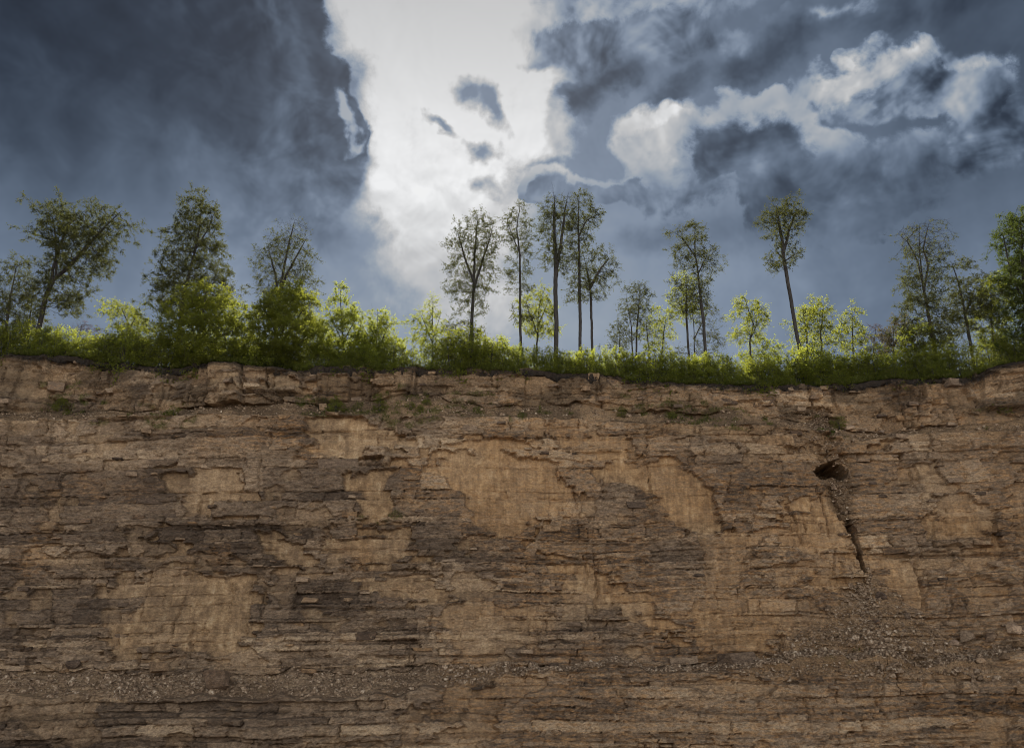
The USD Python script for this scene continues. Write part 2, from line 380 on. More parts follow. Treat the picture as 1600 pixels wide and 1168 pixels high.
wx = PX + 13 * np.clip(block, -1.5, 1.5) + 9 * bed_off[bi] + 40 * fbm2(BX / 3.0, BZ / 2.4, 5, 11) + 14 * fbm2(BX / 0.7, BZ / 0.5, 3, 12)
wy = PY + 10 * np.clip(block, -1.5, 1.5) + 30 * fbm2(BX / 3.0, BZ / 1.8, 5, 13) + 10 * fbm2(BX / 0.7, BZ / 0.5, 3, 14)
CLEAN = [  # clean tan faces where the weathered skin has come off: (strength, outline in the photograph)
    (1.0, [(496, 668), (560, 664), (640, 664), (650, 700), (612, 700), (618, 722), (525, 722), (512, 700)]),
    (1.0, [(548, 742), (612, 735), (606, 770), (604, 798), (575, 812), (545, 792)]),
    (0.9, [(655, 745), (690, 690), (765, 690), (830, 706), (876, 740), (885, 782), (838, 832), (800, 850), (742, 814), (722, 775), (690, 750)]),
    (1.0, [(928, 735), (960, 716), (1050, 714), (1078, 745), (1125, 800), (1132, 832), (1088, 842), (1040, 802), (1020, 775), (978, 762), (930, 756)]),
    (0.8, [(880, 684), (1000, 686), (1000, 708), (885, 712)]),
    (0.6, [(836, 660), (875, 662), (872, 692), (838, 692)]),
    (0.9, [(262, 744), (340, 742), (402, 748), (400, 792), (330, 800), (270, 792)]),
    (1.0, [(190, 905), (232, 868), (285, 832), (312, 846), (288, 880), (260, 890), (400, 900), (404, 945), (394, 1010), (330, 1030), (280, 1012), (205, 1040), (168, 1038), (166, 960)]),
    (0.8, [(530, 826), (664, 822), (660, 852), (640, 884), (545, 886)]),
    (0.8, [(398, 830), (498, 842), (494, 884), (432, 896), (424, 866)]),
    (0.7, [(560, 905), (680, 900), (690, 940), (560, 945)]),
    (0.7, [(690, 945), (820, 935), (840, 1000), (760, 1030), (700, 1010)]),
    (0.9, [(838, 862), (905, 872), (960, 900), (1005, 935), (1040, 960), (1068, 1000), (1052, 1004), (1000, 968), (930, 962), (880, 905)]),
    (0.75, [(1075, 930), (1200, 935), (1250, 985), (1190, 1026), (1120, 1020), (1070, 990)]),
    (0.8, [(1130, 822), (1235, 815), (1230, 850), (1150, 858)]),
    (0.9, [(1232, 800), (1300, 770), (1330, 805), (1340, 872), (1280, 868), (1225, 840)]),
    (1.0, [(1386, 690), (1424, 690), (1420, 714), (1388, 714)]),
    (0.7, [(1262, 880), (1330, 890), (1315, 930), (1250, 925)]),
    (0.8, [(1340, 860), (1400, 850), (1450, 905), (1440, 950), (1390, 925)]),
    (0.8, [(1455, 800), (1520, 775), (1560, 790), (1560, 850), (1470, 850)]),
    (0.6, [(1405, 735), (1480, 730), (1480, 790), (1420, 780)]),
    (0.7, [(1505, 905), (1560, 910), (1565, 955), (1520, 958)]),
    (0.7, [(115, 664), (200, 664), (196, 712), (128, 706)]),
    (0.6, [(80, 770), (120, 770), (110, 850), (80, 900)]),
    (0.6, [(20, 920), (60, 900), (60, 960), (20, 990)]),
    (0.8, [(70, 560), (74, 600), (40, 640), (0, 610), (0, 570)]),
    (0.8, [(332, 574), (382, 574), (380, 640), (335, 640)]),
    (0.9, [(388, 576), (420, 580), (420, 614), (388, 612)]),
    (0.8, [(424, 590), (470, 590), (470, 614), (424, 612)]),
    (0.8, [(498, 592), (546, 594), (545, 628), (502, 626)]),
    (0.5, [(565, 594), (600, 594), (600, 612), (565, 612)]),
]
clean = np.zeros((NR, NX))
patchy = 0.62 + 0.75 * fbm2(BX / 5, BZ / 3, 5, 25) + 0.35 * fbm2(BX / 0.9, BZ / 0.5, 4, 26)
skin = np.ones((NR, NX))
for s, pts in CLEAN:
    d = poly_distance(wx, wy, pts)
    clean = np.maximum(clean, s * sstep(d, -3.0, 5.0))
    skin = np.minimum(skin, 1 - s * sstep(d, -1.5, 1.5))
# smaller natural scars everywhere
scar = fbm2(BX / 5.5, BZ / 3.2, 5, 21)
sc = sstep(scar, 0.11, 0.16) * 0.7
clean = np.maximum(clean * np.clip(patchy + 0.2, 0.25, 1), sc * 0.8 * np.clip(patchy, 0.1, 1))
clean = np.maximum(clean, 0.5 * sstep(patchy, 0.75, 1.0)) * (0.66 + 0.24 * sstep(PX, 150, 600))
skin = np.minimum(skin, 1 - 0.6 * sstep(scar, 0.125, 0.145))

wall = np.isin(segm, (1, 3, 5)).astype(float)
rough = np.clip(0.26 + 0.74 * skin, 0, 1) * (0.6 + 0.8 * (fbm2(BX / 9, BZ / 9, 3, 41) + 0.5))
upper = sstep(BZ, np.interp(xs, xs, bz)[None] - 0.5, bz[None] + 1.0)
out = np.zeros((NR, NX))                               # metres towards the camera
out += 2.2 * fbm2(BX / 24, BZ / 17, 3, 51) + 1.3 * fbm2(BX / 8, BZ / 7, 3, 52)
out += 0.60 * skin * (0.7 + 0.9 * (fbm2(BX / 7, BZ / 7, 3, 53) + .3))
out += rough * (0.20 * block + 0.15 * bed_off[bi]) * (0.45 + 0.8 * sstep(fbm2(BX / 6, BZ / 4, 3, 58), -0.15, 0.15))
gapv = fbm2(BX / 3.0, BZ / 2.0 + bi * 3.7, 3, 54)
groove = np.exp(-(np.minimum(ddown, dup) / 0.085) ** 2) * np.where(np.where(ddown < dup, bed_gap[bi], bed_gap[np.minimum(bi + 1, len(thick) - 1)]) > 0.45, 1.0, 0.35) * sstep(gapv, -0.12, 0.12)
out -= groove * (0.08 + 0.34 * rough) * (0.4 + 0.8 * sstep(fbm2(BX / 5, BZ / 3, 3, 59), -0.15, 0.15))
massive = sstep(fbm2(BX / 6, BZ / 4, 3, 58), -0.12, 0.12)
vjoint = np.exp(-(jd / 0.085) ** 2) * sstep(btone, 0.30, 0.8) * massive
out -= vjoint * (0.05 + 0.34 * rough)
# undercut of each bed: the lower part of a bed falls back
out += rough * 0.16 * (np.clip(ddown / np.maximum(thick[bi], .3), 0, 1) - 0.5)
rid = 1 - np.abs(fbm2(BX / 1.7, BZ / 1.0, 4, 55)) * 4
out += rough * 0.24 * rid
out += rough * 0.56 * fbm2(BX / 0.6, BZ / 0.36, 3, 56) + 0.16 * fbm2(BX / 0.5, BZ / 0.4, 2, 57)
# long upright joints that step the face
for k in range(90):
    x0, z0, h = rng.uniform(-75, 75), rng.uniform(13, 50), rng.uniform(2, 8)
    lean, step_ = rng.normal(0, 0.08), rng.normal(0, 0.30)
    c0, c1 = np.searchsorted(xs, [x0 - 5, x0 + 9])
    if c1 - c0 < 2:
        continue
    bx_, bz_ = BX[:, c0:c1], BZ[:, c0:c1]
    xx = bx_ - x0 - lean * (bz_ - z0) + 1.1 * fbm2(bx_ / 3, bz_ / 1.6, 4, 60 + k)
    inz = sstep(np.abs(bz_ - z0), h, h * 0.7)
    out[:, c0:c1] -= inz * (0.30 * np.exp(-(xx / 0.11) ** 2)) * sstep(fbm2(bx_ / 9 + k, bz_ / 1.3, 3, 160), -0.1, 0.12)
    out[:, c0:c1] += inz * step_ * sstep(xx, -0.1, 0.1) * np.exp(-np.clip(xx, 0, None) / 2.0) * sstep(9.0 - (bx_ - x0), 0, 2.5)
# deep bedding cracks that run for tens of metres
for k, (cpx, cpy, length, depth) in enumerate([(480, 676, 160, .4), (560, 725, 110, .5), (960, 708, 170, .55), (300, 770, 220, .3), (500, 858, 260, .35), (1000, 852, 330, .35), (560, 950, 300, .4), (700, 1025, 420, .5), (1180, 1020, 260, .4),
                                               (160, 692, 200, .35), (900, 780, 190, .25), (1480, 868, 200, .4), (1440, 720, 220, .35), (150, 655, 260, .5), (200, 870, 120, .5), (420, 826, 260, .35), (1120, 690, 200, .4), (760, 668, 260, .35), (200, 612, 120, .4), (1420, 752, 200, .3), (1500, 700, 190, .4)]):
    cy = cpy + 9 * fbm2(PX / 70, PX * 0 + k, 3, 120 + k)
    out -= depth * np.exp(-((PY - cy) / 1.7) ** 2) * sstep(np.abs(PX - cpx), length / 1.8, length / 2.6) * sstep(fbm2(PX / 22, PX * 0 + k, 2, 150 + k), -0.25, 0.0)
# upper wall: separate buttresses of blocky rock
colw = np.cumsum(np.exp(rng.normal(math.log(2.6), 0.5, 160)).clip(0.9, 6)) - 170
ci = np.searchsorted(colw, BX + 0.5 * fbm2(BX / 2, BZ / 2, 3, 71))
coff = rng.normal(0, 0.30, 170).clip(-0.6, 0.6)
cdist = np.min(np.abs(np.stack([BX - colw[np.clip(ci - 1, 0, 159)], BX - colw[np.clip(ci, 0, 159)]])), 0)
inF = (segm == 5).astype(float) * sstep(BZ - bz[None], 0.6, 1.6)
out += inF * (coff[ci] - 0.22 * np.exp(-(cdist / 0.2) ** 2) * sstep(fbm2(BX / 3, BZ / 2, 2, 73), -0.1, 0.15))
for (x0, x1, ytop, ybot, d) in [(-20, 76, 550, 640, 0.7), (330, 382, 560, 650, 1.2), (386, 421, 570, 615, 1.1), (423, 472, 580, 616, 0.9), (498, 546, 586, 630, 0.9), (240, 300, 600, 650, 0.5), (876, 930, 590, 640, 0.4), (1418, 1436, 606, 626, 0.9), (1440, 1470, 600, 626, 0.8), (1535, 1600, 570, 640, 0.8)]:
    out += inF * d * sstep(PX + 3 * fbm2(BX * 0, BZ / 0.6, 2, 72) * 2, x0 - 2, x0 + 2) * sstep(-PX, -x1 - 2, -x1 + 2) * sstep(PY, ytop - 3, ytop + 3) * sstep(-PY, -ybot - 4, -ybot + 4)
out *= np.where(segm == 5, 1.0, 1.0)
# cave, chute, slot and scree fan at the right
cave = sstep(poly_distance(wx * 0.3 + PX * 0.7, wy * 0.3 + PY * 0.7, [(1274, 736), (1286, 727), (1312, 721), (1324, 733), (1319, 749), (1298, 747), (1282, 750)]), -1.0, 2.6)
chute = sstep(poly_distance(wx * .5 + PX * .5, wy * .5 + PY * .5, [(1284, 745), (1326, 738), (1332, 780), (1345, 822), (1328, 826), (1306, 792)]), -9, 9)
gully = sstep(poly_distance(wx, wy, [(1236, 640), (1300, 645), (1316, 690), (1318, 728), (1280, 730), (1262, 690)]), -16, 10)
sy = np.clip((PY - 820) / 74, 0, 1)
slot = sstep(-np.abs(PX - (1329 + 20 * sy) - 3.0 * fbm2(BX * 0, BZ / 0.8, 4, 81)), -(4.9 - 1.2 * sy), -(4.3 - 1.2 * sy)) * sstep(PY, 818, 823) * sstep(-PY, -896, -888)
out -= (5.0 + 2.5 * fbm2(BX / 0.9, BZ / 0.7, 3, 89)) * cave + 0.8 * chute + 0.9 * gully
out -= 10.0 * slot
fan_in = poly_distance(PX + 30 * fbm2(BX / 4, BZ / 4, 3, 82), PY, [(1346, 884), (1392, 922), (1462, 978), (1560, 1030), (1600, 1062), (1130, 1062), (1215, 1010), (1268, 968), (1318, 925)])
fan_in = fan_in + 26 * fbm2(BX / 2.2, BZ / 1.6, 4, 182) + 10 * fbm2(BX / .5, BZ / .4, 2, 183)
fan = sstep(fan_in, -6, 16) * (segm < 4)
rockout = out.copy()
fanout = rockout * 0.5 + 3.4 * np.clip((PY - 880) / 160, 0, 1.0) * np.where(segm <= 1, 0, 1) * np.clip(fan_in / 110, 0, 1) ** 0.7 * np.where(segm == 2, 1 - np.clip((PY - 1020) / 30, 0, 1) * 0.7, 1)
out = out * (1 - fan) + fan * (fanout + 0.3 * fbm2(BX / 3, BZ / 3, 3, 83) + 0.40 * fbm2(BX / 0.5, BZ / 0.4, 3, 84))
# talus slopes are lumpy earth and gravel instead of bedded rock
talus = np.isin(segm, (2, 4)).astype(float)
earth = 0.5 * fbm2(BX / 4, BY / 2 + BZ / 2, 4, 85) + 0.30 * fbm2(BX / 0.6, BZ / 0.4, 3, 86)
gravel_left = 0.0 * BX
soft = np.clip(talus + gravel_left, 0, 1) * (1 - fan)
out = out * (1 - soft) + soft * (out * 0.22 + earth)
# runnels of earth that spill over the bench onto the face
lip = np.exp(-np.clip(bz[None] - BZ, 0, 50) / 2.2) * (segm == 3)
spill = lip * sstep(fbm2(BX / 2.4, BX * 0, 4, 87), -0.05, 0.16)
fade = np.where(segm == 6, np.clip(1 - (BY - yr[None]) / 1.5, 0, 1), 1.0) * np.where(segm == 0, 0.5, 1)
out *= fade
CX, CY, CZ = BX + wall * 0.10 * fbm2(BX / 0.8, BZ / 0.8, 2, 88), BY - out * np.where(talus + (segm == 6) > 0, 0.45, 1), BZ + out * np.where(talus + (segm == 6) > 0, 0.6, 0.0)
# --- colour zones of the rock itself (not light): r clean rock, g earth, b moss; second: r humus, g ochre, b grey tone
green = np.zeros((NR, NX))
for s, pts in [(0.9, [(80, 606), (140, 612), (136, 648), (60, 640)]), (0.6, [(470, 628), (700, 622), (860, 640), (860, 652), (480, 654)]), (0.6, [(960, 636), (1180, 640), (1180, 658), (960, 656)]), (0.7, [(1300, 658), (1330, 662), (1316, 680), (1290, 676)]),
               (0.5, [(1540, 640), (1580, 636), (1575, 660), (1535, 660)]), (0.5, [(205, 640), (300, 640), (300, 654), (205, 654)]), (0.5, [(1290, 1020), (1340, 1024), (1330, 1042), (1290, 1042)]), (0.4, [(560, 800), (600, 800), (640, 812), (560, 816)])]:
    green = np.maximum(green, s * sstep(poly_distance(wx, wy, pts), -6, 6))
green *= sstep(fbm2(BX / 0.9, BZ / 0.5, 4, 91), -0.08, 0.14)
soil = np.clip(soft * np.where(segm == 2, 0.35, np.where(segm == 1, 0.55, 1)) + 0.85 * fan + 0.75 * spill + 0.8 * gully + 0.9 * chute + 0.8 * inF * sstep(fbm2(BX / 4, BZ / 2, 4, 92), -0.12, 0.06), 0, 1)
humus = np.clip(sstep(BZ - rz[None], -0.75, -0.25) * (segm >= 5) * (0.6 + 1.2 * (fbm2(BX / 3, BX * 0, 3, 93) + 0.3)), 0, 1)
humus = np.maximum(humus, (segm >= 4) * 0.62 * sstep(fbm2(BX / 3.5, BZ / 2.5, 5, 96), -0.10, 0.12))
humus = np.maximum(humus, 0.45 * chute * (1 - fan))
ochre = sstep(fbm2(BX / 9, BZ / 7, 5, 94) - 0.10 * sstep(-PX, -620, -250) + 0.07 * sstep(PX, 500, 800) + 0.20 * sstep(PX, 600, 1150) + 0.12 * sstep(PX, 300, 900) * sstep(PY, 780, 1000) - 0.06, -0.02, 0.20)
greyt = np.clip(0.36 + 0.24 * sstep(PX, 250, 950) + 1.0 * fbm2(BX / 14, BZ / 6, 4, 95) + 0.5 * (bed_tone[bi] - 0.5) + 0.45 * (btone - 0.5), 0, 1)

idx = np.arange(NR * NX).reshape(NR, NX)
q = np.stack([idx[:-1, :-1], idx[:-1, 1:], idx[1:, 1:], idx[1:, :-1]], -1).reshape(-1, 4)
CV = np.stack([CX, CY, CZ], -1).reshape(-1, 3)

def rock_material(name, attr=True, tone=(1, 1, 1), seed=0.0):
    g = Graph()
    pos = g.node('geometry', 'position')
    if not attr:
        pos = g.node('texture_coordinate', 'object')
    if attr:
        a = g.node('attribute', 'color', attribute='zones')
        b = g.node('attribute', 'color', attribute='tints')
        ra = g.node('separate_color', 'r', color=a).split('.')[0]
        rb = g.node('separate_color', 'r', color=b).split('.')[0]
        clean_, soil_, green_, hum_, och_, gt_ = f'{ra}.r', f'{ra}.g', f'{ra}.b', f'{rb}.r', f'{rb}.g', f'{rb}.b'
    else:
        rnd = g.node('object_info', 'random')
        clean_, och_, gt_ = g.smooth(rnd, 0.5, 1.1), g.smooth(g.m('fraction', g.mul(rnd, 7.3)), 0.4, 1.0), g.m('fraction', g.mul(rnd, 13.7))
    flat = g.mapping(pos, (seed, 0, 0), (0, 0, 0), (0.55, 0.55, 2.6))      # drawn out along the beds
    tall = g.mapping(pos, (seed, 0, 0), (0, 0, 0), (1.5, 1.5, 0.16))       # streaks running down
    n1 = g.noise(flat, 1.6, 6.0, 0.62, 0.4)
    n2 = g.noise(flat, 6.0, 5.0, 0.65)
    n3 = g.noise(pos, 7.0, 6.0, 0.7)
    st = g.noise(tall, 1.5, 5.0, 0.6)
    grey = g.ramp(g.clamp(g.mad(g.sub(n1, 0.5), 1.1, gt_)), [(0.0, (0.070, 0.052, 0.042)), (0.35, (0.156, 0.117, 0.092)), (0.65, (0.262, 0.200, 0.153)), (1.0, (0.405, 0.318, 0.240))])
    blot = g.noise(pos, 0.9, 7.0, 0.68, 0.3)
    tan = g.ramp(g.smooth(g.mad(g.sub(st, 0.5), 0.45, g.mad(g.sub(n3, 0.5), 0.35, blot)), 0.25, 0.75), [(0.0, (0.150, 0.098, 0.060)), (0.35, (0.265, 0.182, 0.112)), (0.65, (0.365, 0.258, 0.162)), (0.88, (0.46, 0.345, 0.23)), (1.0, (0.56, 0.46, 0.34))])
    rust = g.ramp(g.smooth(st, 0.3, 0.7), [(0.0, (0.185, 0.094, 0.038)), (1.0, (0.40, 0.225, 0.095))])
    tan = g.mix(g.mul(och_, g.smooth(n3, 0.35, 0.75, 0.15, 0.75)), tan, rust)
    grey = g.mix(g.mul(och_, g.smooth(n1, 0.42, 0.66, 0.0, 0.62)), grey, rust)
    c = g.mix(clean_, grey, tan)
    if attr:
        earthc = g.ramp(g.smooth(n3, 0.3, 0.7), [(0.0, (0.105, 0.070, 0.045)), (0.5, (0.20, 0.136, 0.088)), (1.0, (0.33, 0.235, 0.15))])
        c = g.mix(g.mul(soil_, 0.78), c, earthc)
        moss = g.ramp(n3, [(0.3, (0.050, 0.055, 0.018)), (0.7, (0.120, 0.125, 0.035))])
        c = g.mix(g.mul(green_, 0.75), c, moss)
        c = g.mix(g.mul(hum_, 0.92), c, (0.022, 0.016, 0.012))
    grain = g.smooth(g.noise(g.mapping(pos, (seed, 0, 0), (0, 0, 0), (0.8, 0.8, 1.5)), 4.0, 8.0, 0.8), 0.30, 0.70, 0.45, 1.55)
    if attr:
        grain = g.node('mix_float', 'result', fac=g.mul(clean_, 0.6), a=grain, b=1.0)
    c = g.node('vector_math', 'vector', math_type='scale', vector1=c, scale=grain)
    # thin dark seams and pale lime flecks
    seam = g.smooth(g.m('absolute', g.sub(n2, 0.5)), 0.0, 0.030, 0.5, 0.0)
    if attr:
        seam = g.mul(seam, g.smooth(clean_, 0.2, 0.9, 1.0, 0.25))
    c = g.mix(seam, c, (0.062, 0.047, 0.038))
    fleck = g.smooth(g.noise(pos, 3.1, 8.0, 0.7), 0.64, 0.74, 0.0, 0.45)
    c = g.mix(fleck, c, (0.46, 0.41, 0.34))
    c = g.mix(1.0, c, tuple(tone), 'multiply')
    h = g.mad(n2, 0.6, g.mul(g.noise(flat, 18.0, 4.0, 0.6), 0.4))
    h = g.mad(n3, 0.35, h)
    bump = g.node('bump', 'normal', height=h, strength=1.0, distance=0.22)
    p = g.node('principled_bsdf', 'BSDF', base_color=c, roughness=0.92, specular_ior_level=0.2, normal=bump)
    return g.make(name, p)

WARM = (1.12, 1.00, 0.80)
rock_mat = rock_material('quarry_rock', tone=WARM)
loose_mat = rock_material('loose_rock', attr=False, tone=(0.88, 0.78, 0.65))

cliff = thing('quarry_cliff', kind='structure')
face = part(cliff, 'rock_face', (CV, q), rock_mat, smooth=False)
primvar(face, 'zones', np.stack([clean, soil, green], -1).reshape(-1, 3))
primvar(face, 'tints', np.stack([humus, ochre, greyt], -1).reshape(-1, 3))
print('cliff', NR, NX, len(q) * 2)

from scipy.interpolate import RegularGridInterpolator
FPXg, FPYg = project(CX, CY, CZ)
_ftree = cKDTree(np.stack([FPXg.ravel(), FPYg.ravel()], -1)[::3])
def on_face(px, py):
    """the point of the built face seen at a pixel of the photograph"""
    d, i = _ftree.query([px, py], k=6)
    c = CV[i * 3]
    return c[np.argmin(c[:, 1])]

# ------------------------------------------------------------------ ground
def ground_material(name, cols, scale):
    g = Graph()
    pos = g.node('geometry', 'position')
    n = g.noise(pos, scale, 8.0, 0.65)
    n2 = g.noise(pos, scale * 9, 5.0, 0.6)
    c = g.ramp(g.mad(g.sub(n2, 0.5), 0.5, n), [(0.25, cols[0]), (0.5, cols[1]), (0.75, cols[2])])
    b = g.node('bump', 'normal', height=n2, strength=0.7, distance=0.1)
    return g.make(name, g.node('principled_bsdf', 'BSDF', base_color=c, roughness=0.95, specular_ior_level=0.15, normal=b))

floor_mat = ground_material('gravel_floor', [(0.12, 0.095, 0.07), (0.19, 0.15, 0.112), (0.27, 0.22, 0.17)], 0.35)
wood_mat_ground = ground_material('forest_soil', [(0.03, 0.024, 0.015), (0.055, 0.05, 0.022), (0.075, 0.08, 0.028)], 0.5)
def sheet(x0, x1, y0, y1, nx, ny, height):
    gx, gy = np.meshgrid(np.linspace(x0, x1, nx), np.linspace(y0, y1, ny))
    v = np.stack([gx, gy, height(gx, gy)], -1).reshape(-1, 3)
    k = np.arange(nx * ny).reshape(ny, nx)
    return v, np.stack([k[:-1, :-1], k[:-1, 1:], k[1:, 1:], k[1:, :-1]], -1).reshape(-1, 4)

fl = usdkit.mesh(stage, '/World/quarry_floor', sheet(-420, 420, -420, 92, 141, 86, lambda x, y: 0.35 * fbm2(x / 14, y / 14, 4, 201)
     + (CAM_Z - 1.75) * sstep(-y, -14, -1) * sstep(y, -60, -30)), floor_mat, smooth=True)
tag(fl.GetPrim(), kind='structure')
def plateau_z(x, y):
    r = np.interp(x, xs, rz)
    yy = np.interp(x, xs, yr)
    return r + 0.22 + 0.02 * np.clip(y - yy, 0, 30) + 0.4 * fbm2(x / 9, y / 9, 3, 202) * np.clip((y - yy - 2) / 8, 0, 1) - 3.0 * np.clip(yy + 1.6 - y, 0, 2)
pv, pq = sheet(-150, 150, 0, 1, 301, 60, lambda x, y: 0 * x)
tt = pv[:, 1] ** 2
pv[:, 1] = np.interp(pv[:, 0], xs, yr) + 1.5 + tt * 330
pv[:, 2] = plateau_z(pv[:, 0], pv[:, 1])
pl = usdkit.mesh(stage, '/World/plateau', (pv, pq), wood_mat_ground, smooth=True)
tag(pl.GetPrim(), kind='structure')
# ------------------------------------------------------------------ soil lip, loose rock
def leaf_material(name, dark, light, through, mixf=0.5):
    g = Graph()
    pos = g.node('geometry', 'position')
    r = g.smooth(g.noise(pos, 5.0, 1.0, 0.5), 0.30, 0.70)
    n = g.noise(pos, 0.55, 3.0, 0.5)
    t = g.clamp(g.mad(g.sub(r, 0.5), 0.8, g.smooth(n, 0.3, 0.7)))
    c = g.mix(t, dark, light)
    tr = g.mix(t, tuple(0.75 * v for v in through), through)
    d = g.node('principled_bsdf', 'BSDF', base_color=c, roughness=0.75, specular_ior_level=0.08)
    s = g.node('translucent_bsdf', 'BSDF', color=tr)
    return g.make(name, g.node('mix_closure', 'closure', fac=mixf, closure1=d, closure2=s))

LEAF = {
    'olive': leaf_material('olive_leaves', (0.036, 0.040, 0.013), (0.078, 0.080, 0.026), (0.135, 0.14, 0.034), 0.40),
    'green': leaf_material('green_leaves', (0.066, 0.072, 0.014), (0.125, 0.130, 0.026), (0.40, 0.42, 0.046), 0.55),
    'fresh': leaf_material('fresh_leaves', (0.080, 0.094, 0.016), (0.140, 0.152, 0.030), (0.44, 0.47, 0.050), 0.55),
    'deep': leaf_material('deep_green_leaves', (0.042, 0.056, 0.012), (0.090, 0.104, 0.022), (0.11, 0.14, 0.026), 0.40),
    'bronze': leaf_material('bronze_leaves', (0.060, 0.048, 0.024), (0.100, 0.082, 0.040), (0.20, 0.16, 0.06), 0.42),
    'purple': leaf_material('purple_buds', (0.060, 0.038, 0.042), (0.095, 0.062, 0.068), (0.14, 0.09, 0.09), 0.4),
}
def bark_material():
    g = Graph()
    pos = g.mapping(g.node('geometry', 'position'), scale=(3.0, 3.0, 0.6))
    n = g.noise(pos, 2.2, 6.0, 0.65)
    c = g.ramp(n, [(0.25, (0.018, 0.015, 0.013)), (0.55, (0.040, 0.034, 0.029)), (0.8, (0.085, 0.076, 0.066))])
    b = g.node('bump', 'normal', height=n, strength=0.6, distance=0.05)
    return g.make('bark', g.node('principled_bsdf', 'BSDF', base_color=c, roughness=0.9, specular_ior_level=0.2, normal=b))
bark_mat = bark_material()

def tubes(a, b, ra, rb, sides):
    """tapered prisms from points a to points b, all in one go"""
    d = b - a
    d = d / (np.linalg.norm(d, axis=1, keepdims=True) + 1e-9)
    ref = np.where(np.abs(d[:, 2:]) < 0.9, [[0, 0, 1.0]], [[1.0, 0, 0]])
    u = np.cross(d, ref)
    u /= np.linalg.norm(u, axis=1, keepdims=True) + 1e-9
    w = np.cross(d, u)
    t = np.arange(sides) * 2 * np.pi / sides
    ring = np.cos(t)[None, :, None] * u[:, None] + np.sin(t)[None, :, None] * w[:, None]
    v = np.concatenate([a[:, None] + ra[:, None, None] * ring, b[:, None] + rb[:, None, None] * ring], 1)
    k = np.arange(sides)
    f1 = np.stack([k, (k + 1) % sides, sides + (k + 1) % sides, sides + k], -1)
    f = (np.arange(len(a)) * 2 * sides)[:, None, None] + f1[None]
    return v.reshape(-1, 3), f.reshape(-1, 4)

def quads_join(parts):
    vs, fs, n = [], [], 0
    for v, f in parts:
        if len(v):
            vs.append(v), fs.append(f + n)
            n += len(v)
    return np.vstack(vs), np.vstack(fs)

def leaves_at(p, rng, size, flat=0.55):
    n = len(p)
    nor = rng.normal(0, flat, (n, 3)); nor[:, 2] += 1.0
    nor /= np.linalg.norm(nor, axis=1, keepdims=True)
    d = rng.normal(0, 1, (n, 3))
    d -= (d * nor).sum(1, keepdims=True) * nor
    d /= np.linalg.norm(d, axis=1, keepdims=True) + 1e-9
    s = np.cross(nor, d)
    L = (size * rng.uniform(0.65, 1.35, n))[:, None]
    v = np.stack([p, p + 0.5 * L * d + 0.33 * L * s, p + L * d - 0.10 * L * nor, p + 0.5 * L * d - 0.33 * L * s], 1)
    return v.reshape(-1, 3), np.arange(4 * n).reshape(-1, 4)

def grow(rng, trunks, att, step=0.42, reach=5.0, kill=0.75, first=0.0, iters=90, droop=0.0):
    """space colonisation: wood that grows from the trunk polylines into the points att. Returns nodes, parents, trunk flags"""
    P_, par, istr = [], [], []
    for line in trunks:
        line = np.asarray(line, float)
        seglen = np.linalg.norm(np.diff(line, axis=0), axis=1)
        s = np.concatenate([[0], np.cumsum(seglen)])
        n = max(int(s[-1] / step), 2)
        tt = np.linspace(0, s[-1], n)
        pts = np.stack([np.interp(tt, s, line[:, k]) for k in range(3)], 1)
        pts[1:, :2] += np.cumsum(rng.normal(0, 0.03, (n - 1, 2)), 0) * 0.6
        for k, p in enumerate(pts):
            par.append(len(P_) - 1 if k else -1)
            P_.append(p); istr.append(True)
    P_, par, istr = list(P_), list(par), list(istr)
    n_tr = len(P_)
    zmin = first
    active = np.ones(len(att), bool)
    usable = np.array([p[2] >= zmin for p in P_])
    for it in range(iters):
        if not active.any():
            break
        nodes = np.array(P_)
        ids = np.nonzero(usable)[0]
        tree = cKDTree(nodes[ids])
        a = att[active]
        d, i = tree.query(a)
        ok = d < (reach if it else reach * 2.2)
        if not ok.any():
            break
        src = ids[i[ok]]
        v = a[ok] - nodes[src]
        v /= np.linalg.norm(v, axis=1, keepdims=True) + 1e-9
        acc = np.zeros((len(nodes), 3))
        np.add.at(acc, src, v)
        grown = np.unique(src)
        g_ = acc[grown]
        g_ /= np.linalg.norm(g_, axis=1, keepdims=True) + 1e-9
        onst = np.array(istr)[grown]
        g_[:, 2] += np.where(onst, 0.25, -droop)
        g_ += rng.normal(0, 0.22, g_.shape)
        g_ /= np.linalg.norm(g_, axis=1, keepdims=True)
        new = nodes[grown] + step * g_
        # do not grow twice into the same place
        dd, _ = tree.query(new)
        keep = dd > step * 0.45
        if not keep.any():
            kill_now = kill * 1.6
        for p, q_ in zip(new[keep], grown[keep]):
            P_.append(p); par.append(int(q_)); istr.append(False)
        usable = np.concatenate([usable, np.ones(keep.sum(), bool)])
        t2 = cKDTree(np.array(P_)[usable])
        dd, _ = t2.query(att)
        active &= dd > kill
        if not keep.any():
            break
    return np.array(P_), np.array(par), np.array(istr)

def wood(P_, par, base_r, tip_r=0.012, power=2.4):
    n = len(P_)
    acc = np.zeros(n)
    kids = np.zeros(n, int)
    for i in range(n - 1, -1, -1):
        if acc[i] == 0:
            acc[i] = tip_r ** power
        if par[i] >= 0:
            acc[par[i]] += acc[i]; kids[par[i]] += 1
    r = acc ** (1 / power)
    return r, kids

